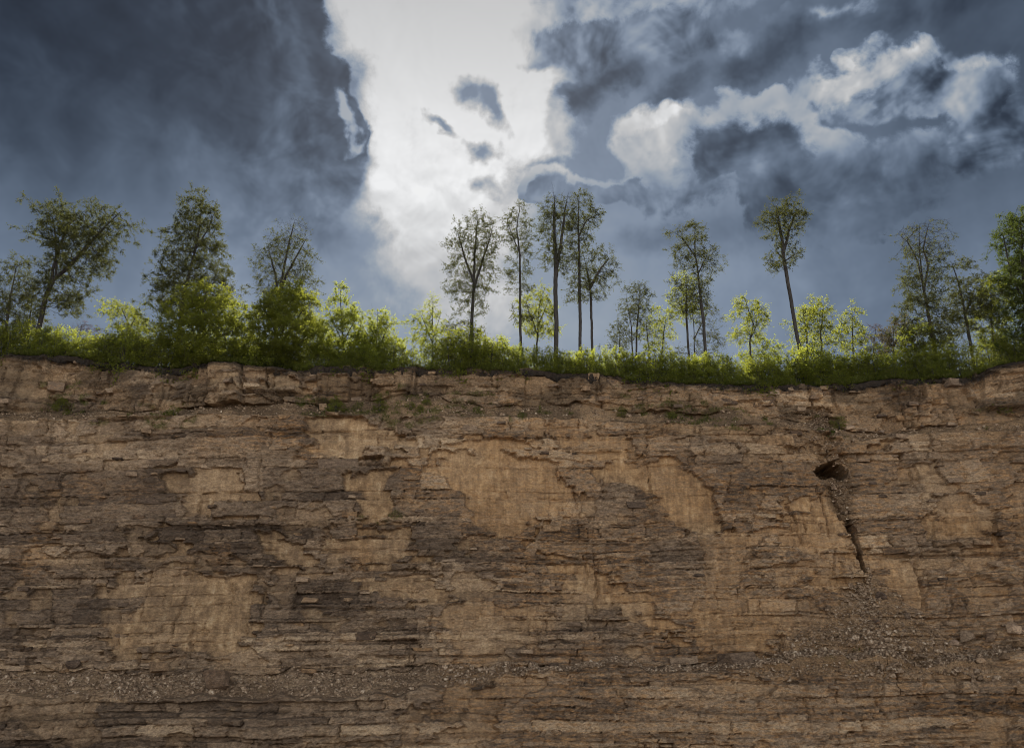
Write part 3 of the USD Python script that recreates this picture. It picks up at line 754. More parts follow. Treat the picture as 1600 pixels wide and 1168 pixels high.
def build_plant(path, rng, trunks, att, base_r, leaf, leaf_size, per_twig, twig_len=0.6, twigs=2, first=0.0, bare_above=None, limb_max=10, flat=0.55, step=0.42, reach=5.0, kill=0.75, droop=0.0, tip_r=0.012, inner=0.25, bare=0.0, bark=None, forks='limb'):
    P_, par, istr = grow(rng, trunks, att, step, reach, kill, first, droop=droop)
    r, kids = wood(P_, par, base_r, tip_r)
    scale = base_r / r[0]
    r = np.where(r > tip_r * 1.5, tip_r * 1.5 + (r - tip_r * 1.5) * max(0.25, (base_r - tip_r * 1.5) / max(r[0] - tip_r * 1.5, 1e-6)), r)
    r = np.clip(r, tip_r * 0.8, None)
    # root flare
    hgt = P_[:, 2] - P_[0, 2]
    r = r * np.where(istr, 1 + 0.35 * np.exp(-np.clip(hgt, 0, None) / 0.5), 1)
    n = len(P_)
    root = np.arange(n)            # which limb a node belongs to
    size = np.ones(n, int)
    for i in range(n - 1, -1, -1):
        if par[i] >= 0 and not istr[i]:
            size[par[i]] += size[i]
    limb = np.full(n, -1)
    for i in range(n):
        if istr[i]:
            continue
        limb[i] = i if istr[par[i]] else limb[par[i]]
    starts = [i for i in range(n) if not istr[i] and istr[par[i]]]
    starts.sort(key=lambda i: -size[i])
    big = set(starts[:limb_max])
    e = np.nonzero(par >= 0)[0]
    ra, rb = np.minimum(r[par[e]], r[e] * 1.35), r[e]
    def mesh_of(mask):
        parts_ = []
        for lo, hi, sd in ((0.09, 9, 8), (0.03, 0.09, 5), (0, 0.03, 3)):
            m = mask & (rb >= lo) & (rb < hi)
            if m.any():
                k = e[m]
                a_, b_ = P_[par[k]], P_[k]
                parts_.append(tubes(a_, b_ + (b_ - a_) * 0.04, ra[m], rb[m], sd))
        return quads_join(parts_) if parts_ else None
    bk = bark or bark_mat
    stem = np.full(n, -1)                 # each trunk line is a part of its own
    count = -1
    for i in range(n):
        if istr[i]:
            count += par[i] < 0
            stem[i] = count if par[i] < 0 else stem[par[i]]
    for k in range(count + 1):
        mtr = mesh_of(istr[e] & (stem[e] == k))
        if mtr: part(path, 'trunk' if k == 0 or forks == 'trunk' else 'limb', mtr, bk, smooth=50)
    for s in starts[:limb_max]:
        mm = mesh_of(limb[e] == s)
        if mm: part(path, 'limb', mm, bk, smooth=50)
    # twigs on the thin wood
    thin = np.nonzero((~istr | (kids == 0)) & (r < tip_r * 3.2) & (P_[:, 2] > first))[0]
    ends = np.concatenate([thin[kids[thin] == 0], thin[kids[thin] == 0], thin[rng.random(len(thin)) < inner + 0.35]])
    ends = np.repeat(ends, twigs)
    if len(ends):
        d0 = P_[ends] - P_[np.maximum(par[ends], 0)]
        d0 /= np.linalg.norm(d0, axis=1, keepdims=True) + 1e-9
        d = d0 * 0.8 + rng.normal(0, 0.55, d0.shape)
        d[:, 2] -= droop + 0.05
        d /= np.linalg.norm(d, axis=1, keepdims=True) + 1e-9
        L = twig_len * rng.uniform(0.5, 1.4, len(ends))
        tip = P_[ends] + d * L[:, None]
        small = mesh_of((~istr[e]) & ~np.isin(limb[e], list(big)))
        tw = tubes(P_[ends], tip, np.full(len(ends), tip_r * 0.75), np.full(len(ends), tip_r * 0.3), 3)
        part(path, 'twigs', quads_join([x for x in (small, tw) if x is not None]), bk, kind='stuff')
        keepleaf = rng.random(len(ends)) > bare
        if bare_above is not None:
            keepleaf &= rng.random(len(ends)) > sstep(tip[:, 2], bare_above[0], bare_above[1]) * bare_above[2]
        k = np.repeat(np.nonzero(keepleaf)[0], per_twig)
        t = rng.uniform(0.1, 1.1, len(k))[:, None]
        lp = P_[ends][k] * (1 - t) + tip[k] * t + rng.normal(0, 0.07, (len(k), 3))
        if len(lp):
            part(path, 'foliage', leaves_at(lp, rng, leaf_size, flat), LEAF[leaf], kind='stuff')
        return len(lp)
    return 0

def envelope_points(rng, n, outline, clump=0.5, shell=0.75, seed=0, clump_scale=0.62, squash=1.0, ragged=0.50):
    """points in the crown whose outline is [(z, x left, x right)] (bottom up), at middle depth y=0"""
    o = np.array(sorted(outline), float)
    zs = np.linspace(o[0, 0], o[-1, 0], 200)
    xl, xr = np.interp(zs, o[:, 0], o[:, 1]), np.interp(zs, o[:, 0], o[:, 2])
    wd = np.clip(xr - xl, 0.05, None)
    pr = wd ** 1.6; pr /= pr.sum()
    got = []
    need = n
    while need > 0:
        k = rng.choice(200, n * 2, p=pr)
        rr = rng.random(n * 2) ** (0.5 * shell)
        th = rng.uniform(0, 2 * np.pi, n * 2)
        z = zs[k] + rng.uniform(-.5, .5, n * 2) * (zs[1] - zs[0])
        rag = 1 + ragged * 2 * (meshkit.noise(np.stack([np.cos(th) * 1.3 + 9, np.sin(th) * 1.3 + seed, z / 1.7], 1), seed + 5) - 0.55)
        x = (xl[k] + xr[k]) / 2 + rag * rr * np.cos(th) * wd[k] / 2
        y = rag * rr * np.sin(th) * wd[k] / 2 * squash
        far = (rng.random(n * 2) < 0.07) * rng.uniform(0.15, 0.45, n * 2)      # shoots that reach out of the crown
        x, y = x * (1 + far) - far * (xl[k] + xr[k]) / 2, y * (1 + far)
        p = np.stack([x, y, z], 1)
        nz = meshkit.noise(p * np.array([clump_scale, clump_scale, clump_scale * 1.5]) + 17.3, seed)
        p = p[(nz > clump * 0.92) & (meshkit.noise(p * 1.7 + 5.1, seed + 9) > 0.3)]
        got.append(p); need -= len(p)
    return np.vstack(got)[:n]

# ------------------------------------------------------------------ the trees above the rim
def Y(px, back):
    """depth of a place "back" metres behind the rim under pixel column px"""
    return float(np.interp(px, pxr, yr)) + back

def tree(spec):
    rng = np.random.default_rng(spec['seed'])
    px0, py0 = spec['trunk'][0]
    y = Y(px0, spec['back'])
    base = at_depth(px0, py0, y)
    gz = float(plateau_z(np.array(base[0]), np.array(y)))
    path = thing(spec.get('name', 'tree'), spec['label'], 'tree', (base[0], y, gz), spec.get('group'))
    org = np.array([base[0], y, gz])
    lines = []
    for tl in [spec['trunk']] + spec.get('more_trunks', []):
        w3 = at_depth(np.array(tl, float)[:, 0], np.array(tl, float)[:, 1], y) - org
        if tl is spec['trunk'] or spec.get('own_roots'):
            d = w3[1] - w3[0]
            foot = w3[0] - d / max(d[2], 0.1) * (w3[0][2] + 0.25)
            if w3[0][2] > 0:
                w3 = np.vstack([foot, w3])
        w3[:, 1] += rng.normal(0, 0.25, len(w3)) * np.linspace(0, 1, len(w3))
        lines.append(w3)
    k = spec['back'] and 1.0
    out_ = [((at_depth(xl, py, y) - org)[2], (at_depth(xl, py, y) - org)[0], (at_depth(xr, py, y) - org)[0]) for py, xl, xr in spec['crown']]
    att = envelope_points(rng, int(spec.get('n', 700) * 1.9), out_, spec.get('clump', 0.5), seed=spec['seed'])
    first = min(o[0] for o in out_) - spec.get('below', 1.5)
    ba = spec.get('bare_above')
    if ba:
        zt = [(at_depth(px0, q_, y) - org)[2] for q_ in ba[:2]]
        ba = (zt[0], zt[1], ba[2])
    return build_plant(path, rng, lines, att, spec.get('r', 0.24), spec.get('leaf', 'olive'), spec.get('size', 0.19) * 0.78, int(spec.get('per', 4) * 3.4 + 0.5), twig_len=spec.get('twig', 0.80), twigs=spec.get('twigs', 2), first=first, bare_above=ba, limb_max=spec.get('limbs', 8),
                       droop=spec.get('droop', 0.05), bare=spec.get('bare', 0.1), kill=spec.get('kill', 0.7) * 0.78, step=0.36, reach=spec.get('reach', 5.0), flat=spec.get('flat', 0.55), forks='trunk' if spec.get('own_roots') else 'limb')

TREES = [
    dict(seed=1, back=6, trunk=[(10, 520), (16, 470), (28, 420)], crown=[(515, -30, 50), (480, -40, 62), (440, -20, 62), (405, 8, 50), (395, 25, 35)], n=650, r=0.2, leaf='olive', label='half-hidden dark tree cut by the left edge of the picture'),
    dict(seed=2, back=7, trunk=[(62, 505), (72, 465), (86, 438), (104, 418), (135, 382), (165, 352), (188, 328)], more_trunks=[[(86, 438), (88, 400), (84, 360), (80, 335)], [(80, 450), (84, 425), (92, 390), (110, 350), (120, 340)]],
         crown=[(482, 60, 130), (470, 50, 136), (440, 62, 135), (425, 66, 160), (395, 62, 178), (365, 62, 184), (345, 66, 190), (328, 70, 192)], n=1500, r=0.34, per=5, leaf='olive', droop=0.12, limbs=10, below=0.5, label='broad dark tree leaning strongly right, its long limb pointing up'),
    dict(seed=3, back=10, trunk=[(44, 520), (48, 480), (50, 460)], crown=[(515, 30, 70), (480, 28, 66), (455, 40, 58)], n=220, r=0.12, leaf='olive', label='small tree in the gap left of the big leaning trunk'),
    dict(seed=4, back=8, trunk=[(122, 535), (124, 515), (127, 502)], crown=[(532, 106, 145), (518, 100, 152), (502, 116, 138)], n=260, r=0.08, leaf='purple', per=2, size=0.13, bare=0.3, label='small purplish bare tree right of the big leaning tree'),
    dict(seed=5, back=5, trunk=[(205, 545), (204, 510), (190, 480)], more_trunks=[[(204, 510), (216, 490), (226, 478)]], crown=[(545, 165, 245), (515, 172, 240), (490, 165, 234), (472, 160, 186)], n=420, r=0.13, leaf='green', label='low ragged tree with a notched top right of the small purplish bare tree'),
    dict(seed=6, back=7, trunk=[(278, 520), (288, 455), (300, 400), (310, 350), (316, 308)], more_trunks=[[(302, 395), (322, 360), (340, 318)]], crown=[(490, 250, 345), (470, 232, 360), (440, 240, 355), (410, 254, 350), (375, 258, 346), (345, 270, 346), (315, 288, 346), (303, 300, 335)], n=1700, r=0.3, per=5, leaf='olive', label='tall dense dark tree with a broad skirt, tallest of the left half'),
    dict(seed=7, back=7, trunk=[(432, 520), (440, 450), (450, 400), (462, 345)], more_trunks=[[(440, 450), (452, 420), (478, 370)], [(436, 470), (430, 430), (418, 390)]], crown=[(485, 398, 500), (450, 402, 494), (420, 400, 490), (390, 408, 488), (365, 425, 492), (344, 448, 476)], n=1000, r=0.24, leaf='olive', per=3, bare=0.25, bare_above=(400, 350, 0.85), label='thin dark tree with bare twigs at its top rising behind the left thicket'),
    dict(seed=8, back=2.5, trunk=[(308, 572), (312, 520), (322, 455)], more_trunks=[[(312, 540), (290, 490)], [(314, 530), (352, 480)], [(310, 555), (270, 520)], [(316, 540), (375, 510)]], crown=[(576, 262, 384), (545, 250, 392), (510, 258, 390), (480, 275, 378), (455, 295, 352), (444, 315, 335)], n=1900, r=0.16, leaf='green', size=0.21, per=5, below=9, kill=0.62, limbs=10, bare=0, label='big round bushy green tree left of centre at the cliff edge'),
    dict(seed=9, back=2.5, trunk=[(440, 574), (442, 520), (452, 450)], more_trunks=[[(442, 545), (415, 490)], [(444, 530), (475, 480)], [(442, 555), (398, 530)], [(446, 550), (490, 520)]], crown=[(576, 385, 500), (545, 380, 505), (510, 386, 500), (480, 392, 492), (455, 430, 480), (440, 445, 468)], n=1900, r=0.15, leaf='green', size=0.21, per=5, below=9, kill=0.62, limbs=10, bare=0, label='bushy deep green tree under the thin bare-topped tree'),
    dict(seed=10, back=3, trunk=[(540, 576), (536, 520), (530, 443)], more_trunks=[[(538, 540), (515, 490)], [(538, 530), (560, 490)]], crown=[(576, 505, 575), (540, 498, 580), (505, 502, 566), (480, 508, 556), (460, 518, 542), (440, 526, 534)], n=1100, r=0.14, leaf='fresh', size=0.2, per=5, below=9, kill=0.65, bare=0.05, label='pointed yellow-green tree with a slender spire left of the bright gap'),
    dict(seed=11, back=4, trunk=[(588, 576), (588, 530), (590, 485)], more_trunks=[[(588, 550), (606, 510)], [(588, 545), (566, 510)]], crown=[(576, 560, 616), (545, 548, 618), (515, 552, 616), (495, 570, 610), (482, 582, 600)], n=850, r=0.12, leaf='fresh', size=0.2, per=5, below=9, kill=0.65, bare=0.05, label='rounded yellow-green tree right of the pointed one'),
    dict(seed=12, back=4.5, trunk=[(676, 575), (676, 530), (674, 462)], more_trunks=[[(676, 530), (690, 490)], [(676, 535), (660, 495)]], crown=[(560, 648, 700), (530, 645, 698), (505, 642, 694), (485, 652, 690), (466, 666, 682)], n=520, r=0.11, leaf='fresh', per=4, bare=0.15, below=3, label='small airy young tree against the bright sky, alone left of the tall row'),
    dict(seed=13, back=6, trunk=[(738, 560), (737, 500), (740, 440), (742, 390), (746, 335)], more_trunks=[[(740, 455), (752, 410), (768, 365)], [(740, 440), (726, 400), (716, 360)]], crown=[(520, 696, 755), (490, 698, 752), (460, 704, 764), (440, 698, 772), (410, 696, 776), (380, 700, 780), (355, 712, 778), (333, 736, 758)], n=1250, r=0.25, leaf='olive', per=3, clump=0.56, label='tall open tree with forked crown and low drooping branches, leftmost of the tall row'),
    dict(seed=14, back=6, trunk=[(815, 560), (815, 480), (814, 400), (810, 360), (814, 318)], more_trunks=[[(814, 400), (804, 372), (794, 345)]], crown=[(500, 798, 832), (460, 800, 830), (440, 790, 836), (410, 792, 834), (380, 786, 832), (350, 786, 830), (322, 802, 828)], n=620, r=0.18, leaf='olive', per=3, clump=0.56, label='slim tall tree with a narrow one-sided crown, second of the tall row'),
    dict(seed=15, back=9, trunk=[(838, 560), (840, 500), (844, 448)], more_trunks=[[(839, 520), (824, 480)], [(840, 510), (856, 470)]], crown=[(525, 815, 866), (500, 812, 868), (475, 816, 864), (452, 830, 858)], n=560, r=0.12, leaf='green', per=4, label='shorter leafy tree between the second and third of the tall trunks'),
    dict(seed=16, back=5, trunk=[(868, 570), (868, 500), (868, 420), (866, 370), (864, 305)], more_trunks=[[(869, 420), (876, 380), (882, 330), (888, 302)]], crown=[(420, 850, 885), (400, 842, 900), (370, 840, 902), (345, 842, 900), (320, 844, 900), (303, 850, 892)], n=900, r=0.30, leaf='olive', per=3, clump=0.54, bare_above=(340, 312, 0.8), below=0.6, label='tall tree with the thickest bare trunk and a twiggy top in the middle'),
    dict(seed=17, back=6, trunk=[(906, 565), (906, 500), (904, 420), (902, 360), (902, 300)], more_trunks=[[(904, 370), (916, 345), (934, 335)]], crown=[(470, 886, 925), (430, 876, 922), (400, 880, 920), (370, 886, 926), (340, 890, 942), (315, 888, 930), (300, 895, 916)], n=900, r=0.22, leaf='olive', per=3, clump=0.54, below=1, label='tall tree with a thin dark trunk right beside the thickest one'),
    dict(seed=18, back=7, trunk=[(925, 565), (923, 500), (921, 450), (914, 405), (910, 390)], more_trunks=[[(922, 450), (938, 420), (952, 402)]], crown=[(470, 908, 940), (440, 912, 960), (415, 905, 962), (395, 920, 955), (385, 930, 945)], n=480, r=0.17, leaf='olive', per=3, label='slender shorter tree, rightmost of the close group of three trunks'),
    dict(seed=19, back=9, trunk=[(994, 570), (996, 520), (1000, 470), (1002, 440)], more_trunks=[[(988, 570), (986, 510), (980, 470)]], own_roots=True, crown=[(530, 975, 1014), (500, 970, 1018), (470, 968, 1016), (442, 985, 1012)], n=460, r=0.13, leaf='olive', per=3, label='medium two-stemmed tree right of the tall middle group'),
    dict(seed=20, back=8, trunk=[(1018, 570), (1014, 530), (1010, 490)], more_trunks=[[(1032, 570), (1036, 520), (1040, 490)]], own_roots=True, crown=[(548, 1006, 1054), (520, 1004, 1052), (495, 1006, 1050), (480, 1014, 1042)], n=460, r=0.10, leaf='green', per=3, label='low double-stemmed tree between the two-stemmed tree and the tall pair'),
    dict(seed=21, back=10, trunk=[(968, 570), (968, 520), (966, 500)], crown=[(545, 952, 984), (520, 950, 982), (500, 960, 976)], n=230, r=0.08, leaf='olive', per=3, label='small faint tree at the left foot of the two-stemmed tree'),
    dict(seed=22, back=5, trunk=[(1103, 575), (1098, 500), (1090, 430), (1085, 390), (1086, 348)], more_trunks=[[(1086, 400), (1064, 370), (1046, 360)], [(1090, 430), (1104, 400)]], crown=[(480, 1062, 1112), (450, 1050, 1108), (420, 1056, 1122), (395, 1052, 1118), (370, 1040, 1106), (348, 1074, 1096)], n=950, r=0.21, leaf='olive', per=3, clump=0.54, below=1, label='tall tree leaning left with crooked top, right of centre'),
    dict(seed=23, back=7, trunk=[(1077, 570), (1072, 500), (1070, 430)], crown=[(500, 1044, 1090), (460, 1048, 1092), (430, 1054, 1088)], n=380, r=0.15, leaf='green', per=3, label='leafy tree close behind and left of the left-leaning tall tree'),
    dict(seed=24, back=8, trunk=[(1086, 570), (1083, 510), (1080, 470)], more_trunks=[[(1084, 530), (1104, 490)]], crown=[(556, 1050, 1125), (520, 1088, 1124), (480, 1070, 1120)], n=420, r=0.10, leaf='olive', per=2, bare=0.3, label='thin twiggy tree under the crown of the left-leaning tall tree'),
    dict(seed=25, back=6, trunk=[(1174, 575), (1171, 535), (1176, 510), (1164, 470)], more_trunks=[[(1172, 530), (1184, 505), (1178, 485)]], crown=[(535, 1146, 1196), (510, 1144, 1198), (490, 1146, 1192), (468, 1148, 1180)], n=560, r=0.12, leaf='green', per=4, label='small crooked tree with a bent trunk left of the lone leaning trunk'),
    dict(seed=26, back=7, trunk=[(1195, 575), (1194, 550), (1192, 530)], crown=[(575, 1160, 1225), (550, 1162, 1218), (532, 1176, 1204)], n=420, r=0.08, leaf='fresh', per=4, below=4, label='low pale bush-like tree at the foot of the small crooked tree'),
    dict(seed=27, back=4.5, trunk=[(1252, 572), (1244, 520), (1234, 460), (1226, 410), (1220, 370), (1212, 325)], more_trunks=[[(1224, 395), (1232, 360), (1244, 330)], [(1225, 405), (1210, 392), (1200, 385)], [(1226, 408), (1240, 398), (1250, 396)]],
         crown=[(428, 1204, 1226), (405, 1196, 1244), (394, 1206, 1256), (382, 1206, 1238), (362, 1192, 1250), (340, 1192, 1254), (320, 1198, 1248)], n=820, r=0.26, leaf='olive', per=4, clump=0.5, below=0.3, label='lone tall tree with a bare leaning trunk and a flat tufted crown'),
    dict(seed=28, back=7, trunk=[(1262, 570), (1262, 520), (1256, 480)], more_trunks=[[(1286, 570), (1284, 520), (1288, 480)]], own_roots=True, crown=[(548, 1236, 1304), (520, 1234, 1304), (495, 1240, 1302), (472, 1246, 1296)], n=720, r=0.12, leaf='green', per=4, label='leafy round-topped tree behind the lone leaning trunk'),
    dict(seed=29, back=8, trunk=[(1334, 570), (1332, 520), (1330, 474)], crown=[(545, 1310, 1356), (515, 1310, 1352), (490, 1318, 1344), (474, 1326, 1336)], n=420, r=0.09, leaf='green', per=4, label='small conical tree right of the round-topped one'),
    dict(seed=30, back=9, trunk=[(1364, 570), (1365, 530), (1368, 508)], crown=[(548, 1346, 1386), (528, 1346, 1388), (508, 1356, 1378)], n=360, r=0.08, leaf='purple', per=3, size=0.14, bare=0.2, label='small purple-brown tree between the conical tree and the right group'),
    dict(seed=31, back=7, trunk=[(1396, 570), (1396, 530), (1398, 496)], more_trunks=[[(1396, 545), (1382, 515)], [(1396, 540), (1412, 512)]], crown=[(560, 1372, 1422), (530, 1372, 1424), (508, 1378, 1420), (494, 1390, 1412)], n=540, r=0.10, leaf='bronze', per=4, label='small bronze-green domed tree left of the tall gnarled one'),
    dict(seed=32, back=4, trunk=[(1468, 588), (1462, 540), (1452, 490), (1444, 455), (1450, 415), (1446, 385), (1454, 345)], more_trunks=[[(1444, 455), (1434, 410), (1418, 380), (1404, 366)], [(1442, 440), (1436, 390), (1434, 355)]], crown=[(545, 1410, 1490), (510, 1404, 1486), (470, 1408, 1478), (440, 1408, 1474), (410, 1412, 1476), (385, 1398, 1478), (365, 1398, 1476), (345, 1425, 1466)], n=1350, r=0.27, leaf='olive', per=4, bare_above=(430, 375, 0.85), limbs=10, label='tall gnarled tree with a bare dead top and leafy lower trunk at the right'),
    dict(seed=33, back=5, trunk=[(1520, 560), (1512, 515), (1504, 470), (1494, 440), (1490, 412)], more_trunks=[[(1508, 490), (1524, 450)]], crown=[(520, 1480, 1548), (490, 1474, 1545), (460, 1474, 1540), (430, 1478, 1530), (405, 1490, 1516)], n=900, r=0.2, leaf='olive', per=4, label='mid-sized dark tree with a curved trunk right of the gnarled one'),
    dict(seed=34, back=5, trunk=[(1553, 570), (1551, 500), (1548, 430)], crown=[(540, 1526, 1578), (500, 1522, 1580), (460, 1526, 1572), (425, 1538, 1562)], n=700, r=0.14, leaf='green', per=4, label='slim tree in front of the massive dark tree at the right edge'),
    dict(seed=35, back=4, trunk=[(1612, 580), (1606, 500), (1600, 420), (1596, 345)], more_trunks=[[(1606, 480), (1580, 430), (1566, 370)], [(1606, 470), (1640, 400)]], crown=[(590, 1548, 1680), (540, 1556, 1690), (480, 1562, 1690), (430, 1562, 1690), (380, 1552, 1680), (350, 1560, 1660), (330, 1585, 1640)], n=2200, r=0.34, leaf='deep', per=5, size=0.21, clump=0.42, kill=0.65, bare=0, below=6, label='massive dense dark green tree cut by the right edge of the picture'),
    dict(seed=36, back=3, trunk=[(1432, 590), (1432, 545), (1436, 500)], more_trunks=[[(1432, 560), (1416, 530)], [(1434, 555), (1456, 525)]], crown=[(592, 1408, 1470), (560, 1400, 1476), (530, 1405, 1470), (505, 1420, 1450)], n=1000, r=0.1, leaf='fresh', per=5, below=9, bare=0, label='bright yellow-green young tree at the foot of the gnarled tree'),
]
import time as _t; _t0 = _t.time()
for s_ in TREES:
    nl = tree(s_)
print('trees', _t.time() - _t0)
# ------------------------------------------------------------------ the thicket along the rim
def place(path, loc, rot, scale):
    x = UsdGeom.Xformable(stage.GetPrimAtPath(path))
    x.ClearXformOpOrder()
    x.AddTranslateOp().Set(Gf.Vec3d(*map(float, loc)))
    x.AddRotateZOp().Set(float(rot))
    x.AddScaleOp().Set(Gf.Vec3f(*map(float, scale)))

def copy_of(kind, name, loc, rot, scale, label, category, group=None):
    path = numbered('/World', name)
    p = stage.DefinePrim(path, 'Xform')
    p.GetReferences().AddInternalReference(kind)
    p.SetInstanceable(True)
    place(path, loc, rot, scale)
    tag(p, label, category, group)
    return p

KINDS = {}
def sapling_kind(name, seed, leaf, h, w, stems, n, size, per, shape='oval', bare=0.0):
    """a young multi-stemmed tree, h metres tall, as a class the copies refer to"""
    path = '/World/' + name
    stage.CreateClassPrim(path)
    rng = np.random.default_rng(seed)
    lines = []
    for k in range(stems):
        a = 2 * math.pi * (k + rng.random()) / stems
        s = 0.30 * w * rng.random()
        top = h * rng.uniform(0.75, 0.97)
        lines.append([(0.12 * math.cos(a), 0.12 * math.sin(a), -0.2), (0.5 * s * math.cos(a), 0.5 * s * math.sin(a), top * 0.5), (s * math.cos(a) * 1.1, s * math.sin(a) * 1.1, top)])
    prof = {'oval': [(0.15, .34), (0.5, .47), (1.6, .5), (0.62 * h, .46), (0.85 * h, .26), (h, .06)], 'cone': [(0.15, .32), (0.8, .5), (0.35 * h, .46), (0.6 * h, .30), (0.85 * h, .12), (h, .03)], 'vase': [(0.15, .22), (1.0, .36), (0.55 * h, .5), (0.85 * h, .42), (h, .16)]}[shape]
    att = envelope_points(rng, n, [(z, -r * w, r * w) for z, r in prof], 0.42, seed=seed, clump_scale=0.9)
    build_plant(path, rng, lines, att, 0.055, leaf, size, per, twig_len=0.5, twigs=2, first=0.1, limb_max=3, step=0.3, reach=3.0, kill=0.42, tip_r=0.008, bare=bare, forks='trunk')
    KINDS[name] = path
    return path

A = [sapling_kind('young_tree_fresh_oval', 301, 'fresh', 5.0, 3.6, 4, 900, 0.16, 5), sapling_kind('young_tree_fresh_cone', 302, 'fresh', 5.6, 3.2, 3, 850, 0.16, 5, 'cone'), sapling_kind('young_tree_fresh_vase', 303, 'fresh', 4.6, 3.6, 5, 900, 0.155, 5, 'vase')]
B = [sapling_kind('young_tree_green_oval', 304, 'green', 5.0, 3.6, 4, 950, 0.16, 5), sapling_kind('young_tree_green_vase', 305, 'green', 4.8, 3.4, 5, 900, 0.155, 5, 'vase')]
C = [sapling_kind('young_tree_deep_oval', 306, 'deep', 5.0, 3.7, 4, 1000, 0.16, 5), sapling_kind('young_tree_deep_cone', 307, 'deep', 5.4, 3.2, 3, 900, 0.16, 5, 'cone')]
D = [sapling_kind('young_tree_thin', 308, 'olive', 4.6, 3.0, 4, 500, 0.15, 3, 'vase', 0.3)]

# (from, to) columns of the photograph, the kinds that grow there, how many in the front and back rows, and what they look like
SECTIONS = [
    (-60, 60, B + A[:1], 10, 'dull green sapling in the thicket at the far left', [(-60, 500), (60, 500)]),
    (60, 165, A + B, 10, 'yellowish sapling in the thicket below the leaning tree', [(60, 502), (110, 512), (165, 522)]),
    (165, 262, B + A[2:], 10, 'dark sapling under the ragged low tree', [(165, 515), (262, 520)]),
    (262, 400, B, 9, 'deep green sapling below the big round bushy tree', [(262, 530), (400, 535)]),
    (400, 505, B + A[:1], 8, 'deep green sapling below the tree with a bare twiggy top', [(400, 525), (505, 530)]),
    (505, 625, A + B, 10, 'bright yellow-green sapling beneath the pointed tree', [(505, 530), (610, 535), (625, 520)]),
    (625, 705, A, 5, 'loose bright sapling beside the airy young tree', [(625, 520), (650, 545), (680, 548), (705, 535)]),
    (705, 800, A + B, 11, 'bushy sapling around the foot of the forked tall tree', [(705, 520), (740, 515), (775, 528), (800, 540)]),
    (800, 955, A + A + B[:1], 18, 'sunlit sapling under the close group of tall trunks', [(800, 540), (830, 540), (870, 545), (955, 546)]),
    (955, 1150, A + A + B[:1], 22, 'yellow-topped sapling in the long even hedge', [(955, 546), (1040, 550), (1150, 558)]),
    (1150, 1248, A + A + B[:1], 11, 'light sapling below the small crooked tree', [(1150, 558), (1248, 556)]),
    (1248, 1305, A, 6, 'taller sapling right beside the lone leaning trunk', [(1248, 548), (1275, 535), (1305, 550)]),
    (1305, 1400, A + A + B[:1], 10, 'golden green sapling before the purple-brown tree', [(1305, 552), (1350, 545), (1400, 552)]),
    (1400, 1500, A + A + B[:1], 10, 'light green sapling around the gnarled tall tree', [(1400, 550), (1450, 545), (1500, 540)]),
    (1500, 1680, B + A[1:2], 15, 'dense sapling where the rim climbs at the right edge', [(1500, 535), (1600, 520), (1680, 500)]),
]
ORD = 'first second third fourth fifth sixth seventh eighth ninth tenth eleventh twelfth thirteenth fourteenth fifteenth sixteenth seventeenth eighteenth nineteenth twentieth twenty-first twenty-second'.split()
EXTRA_ORD = 'twenty-third twenty-fourth twenty-fifth twenty-sixth twenty-seventh twenty-eighth twenty-ninth thirtieth'.split()
rng = np.random.default_rng(909)
HK = {'young_tree_fresh_oval': 5.0, 'young_tree_fresh_cone': 5.6, 'young_tree_fresh_vase': 4.6, 'young_tree_green_oval': 5.0, 'young_tree_green_vase': 4.8, 'young_tree_deep_oval': 5.0, 'young_tree_deep_cone': 5.4, 'young_tree_thin': 4.6}
for x0, x1, kinds, count, label, tops in SECTIONS:
    tp = np.array(tops, float)
    for k in range(count):
        px = x0 + (x1 - x0) * (k + rng.uniform(0.15, 0.85)) / count
        back = [1.2, 2.1, 3.0][k % 3] + rng.uniform(-0.4, 0.4)
        y = Y(px, back)
        top = at_depth(px, np.interp(px, tp[:, 0], tp[:, 1]) + rng.normal(2, 5), y)
        gz = float(plateau_z(np.array(top[0]), np.array(y)))
        kd = kinds[int(rng.integers(len(kinds)))]
        h = max(top[2] - gz, 1.8)
        s = h / HK[kd.split('/')[-1]]
        rank = 'leftmost' if k == 0 else 'rightmost' if k == count - 1 else ORD[k] + ' from the left'
        row = ['front', 'middle', 'back'][k % 3]
        head, tail = label.split('sapling', 1)
        copy_of(kd, 'sapling', (top[0], y, gz - 0.05), rng.uniform(0, 360), (max(s, 0.62) * rng.uniform(.9, 1.15), max(s, 0.62) * rng.uniform(.9, 1.15), s), f'{head}sapling, {rank}{tail}'[:200], 'sapling', label.replace('sapling', 'saplings', 1))
# low thin shrubs right at the lip
LOW = [(30, C), (95, A), (150, B), (215, C), (285, C), (350, C), (425, C), (470, B), (535, B), (590, A), (720, B), (765, B), (812, B), (856, A), (905, B), (950, A), (992, B), (1040, A), (1086, B), (1128, A), (1170, B), (1215, B), (1262, A), (1310, B), (1352, A), (1404, B), (1450, A), (1510, B), (1560, C)]
for nb, (px, kinds) in enumerate(LOW):
    px = px + rng.uniform(-9, 9)
    y = Y(px, rng.uniform(-0.15, 0.8))
    p = at_depth(px, 575, y)
    kd = kinds[int(rng.integers(len(kinds)))]
    s = rng.uniform(0.26, 0.58)
    copy_of(kd, 'low_bush', (p[0], y, float(np.interp(p[0], xs, rz)) + rng.uniform(-0.35, 0.25)), rng.uniform(0, 360), (s * 1.25, s * 1.25, s), f'low bush at the lip of the cliff, {"leftmost" if nb == 0 else "rightmost" if nb == len(LOW) - 1 else (ORD + EXTRA_ORD)[nb] + " from the left"} in the front row', 'bush', 'low bushes along the lip of the cliff')

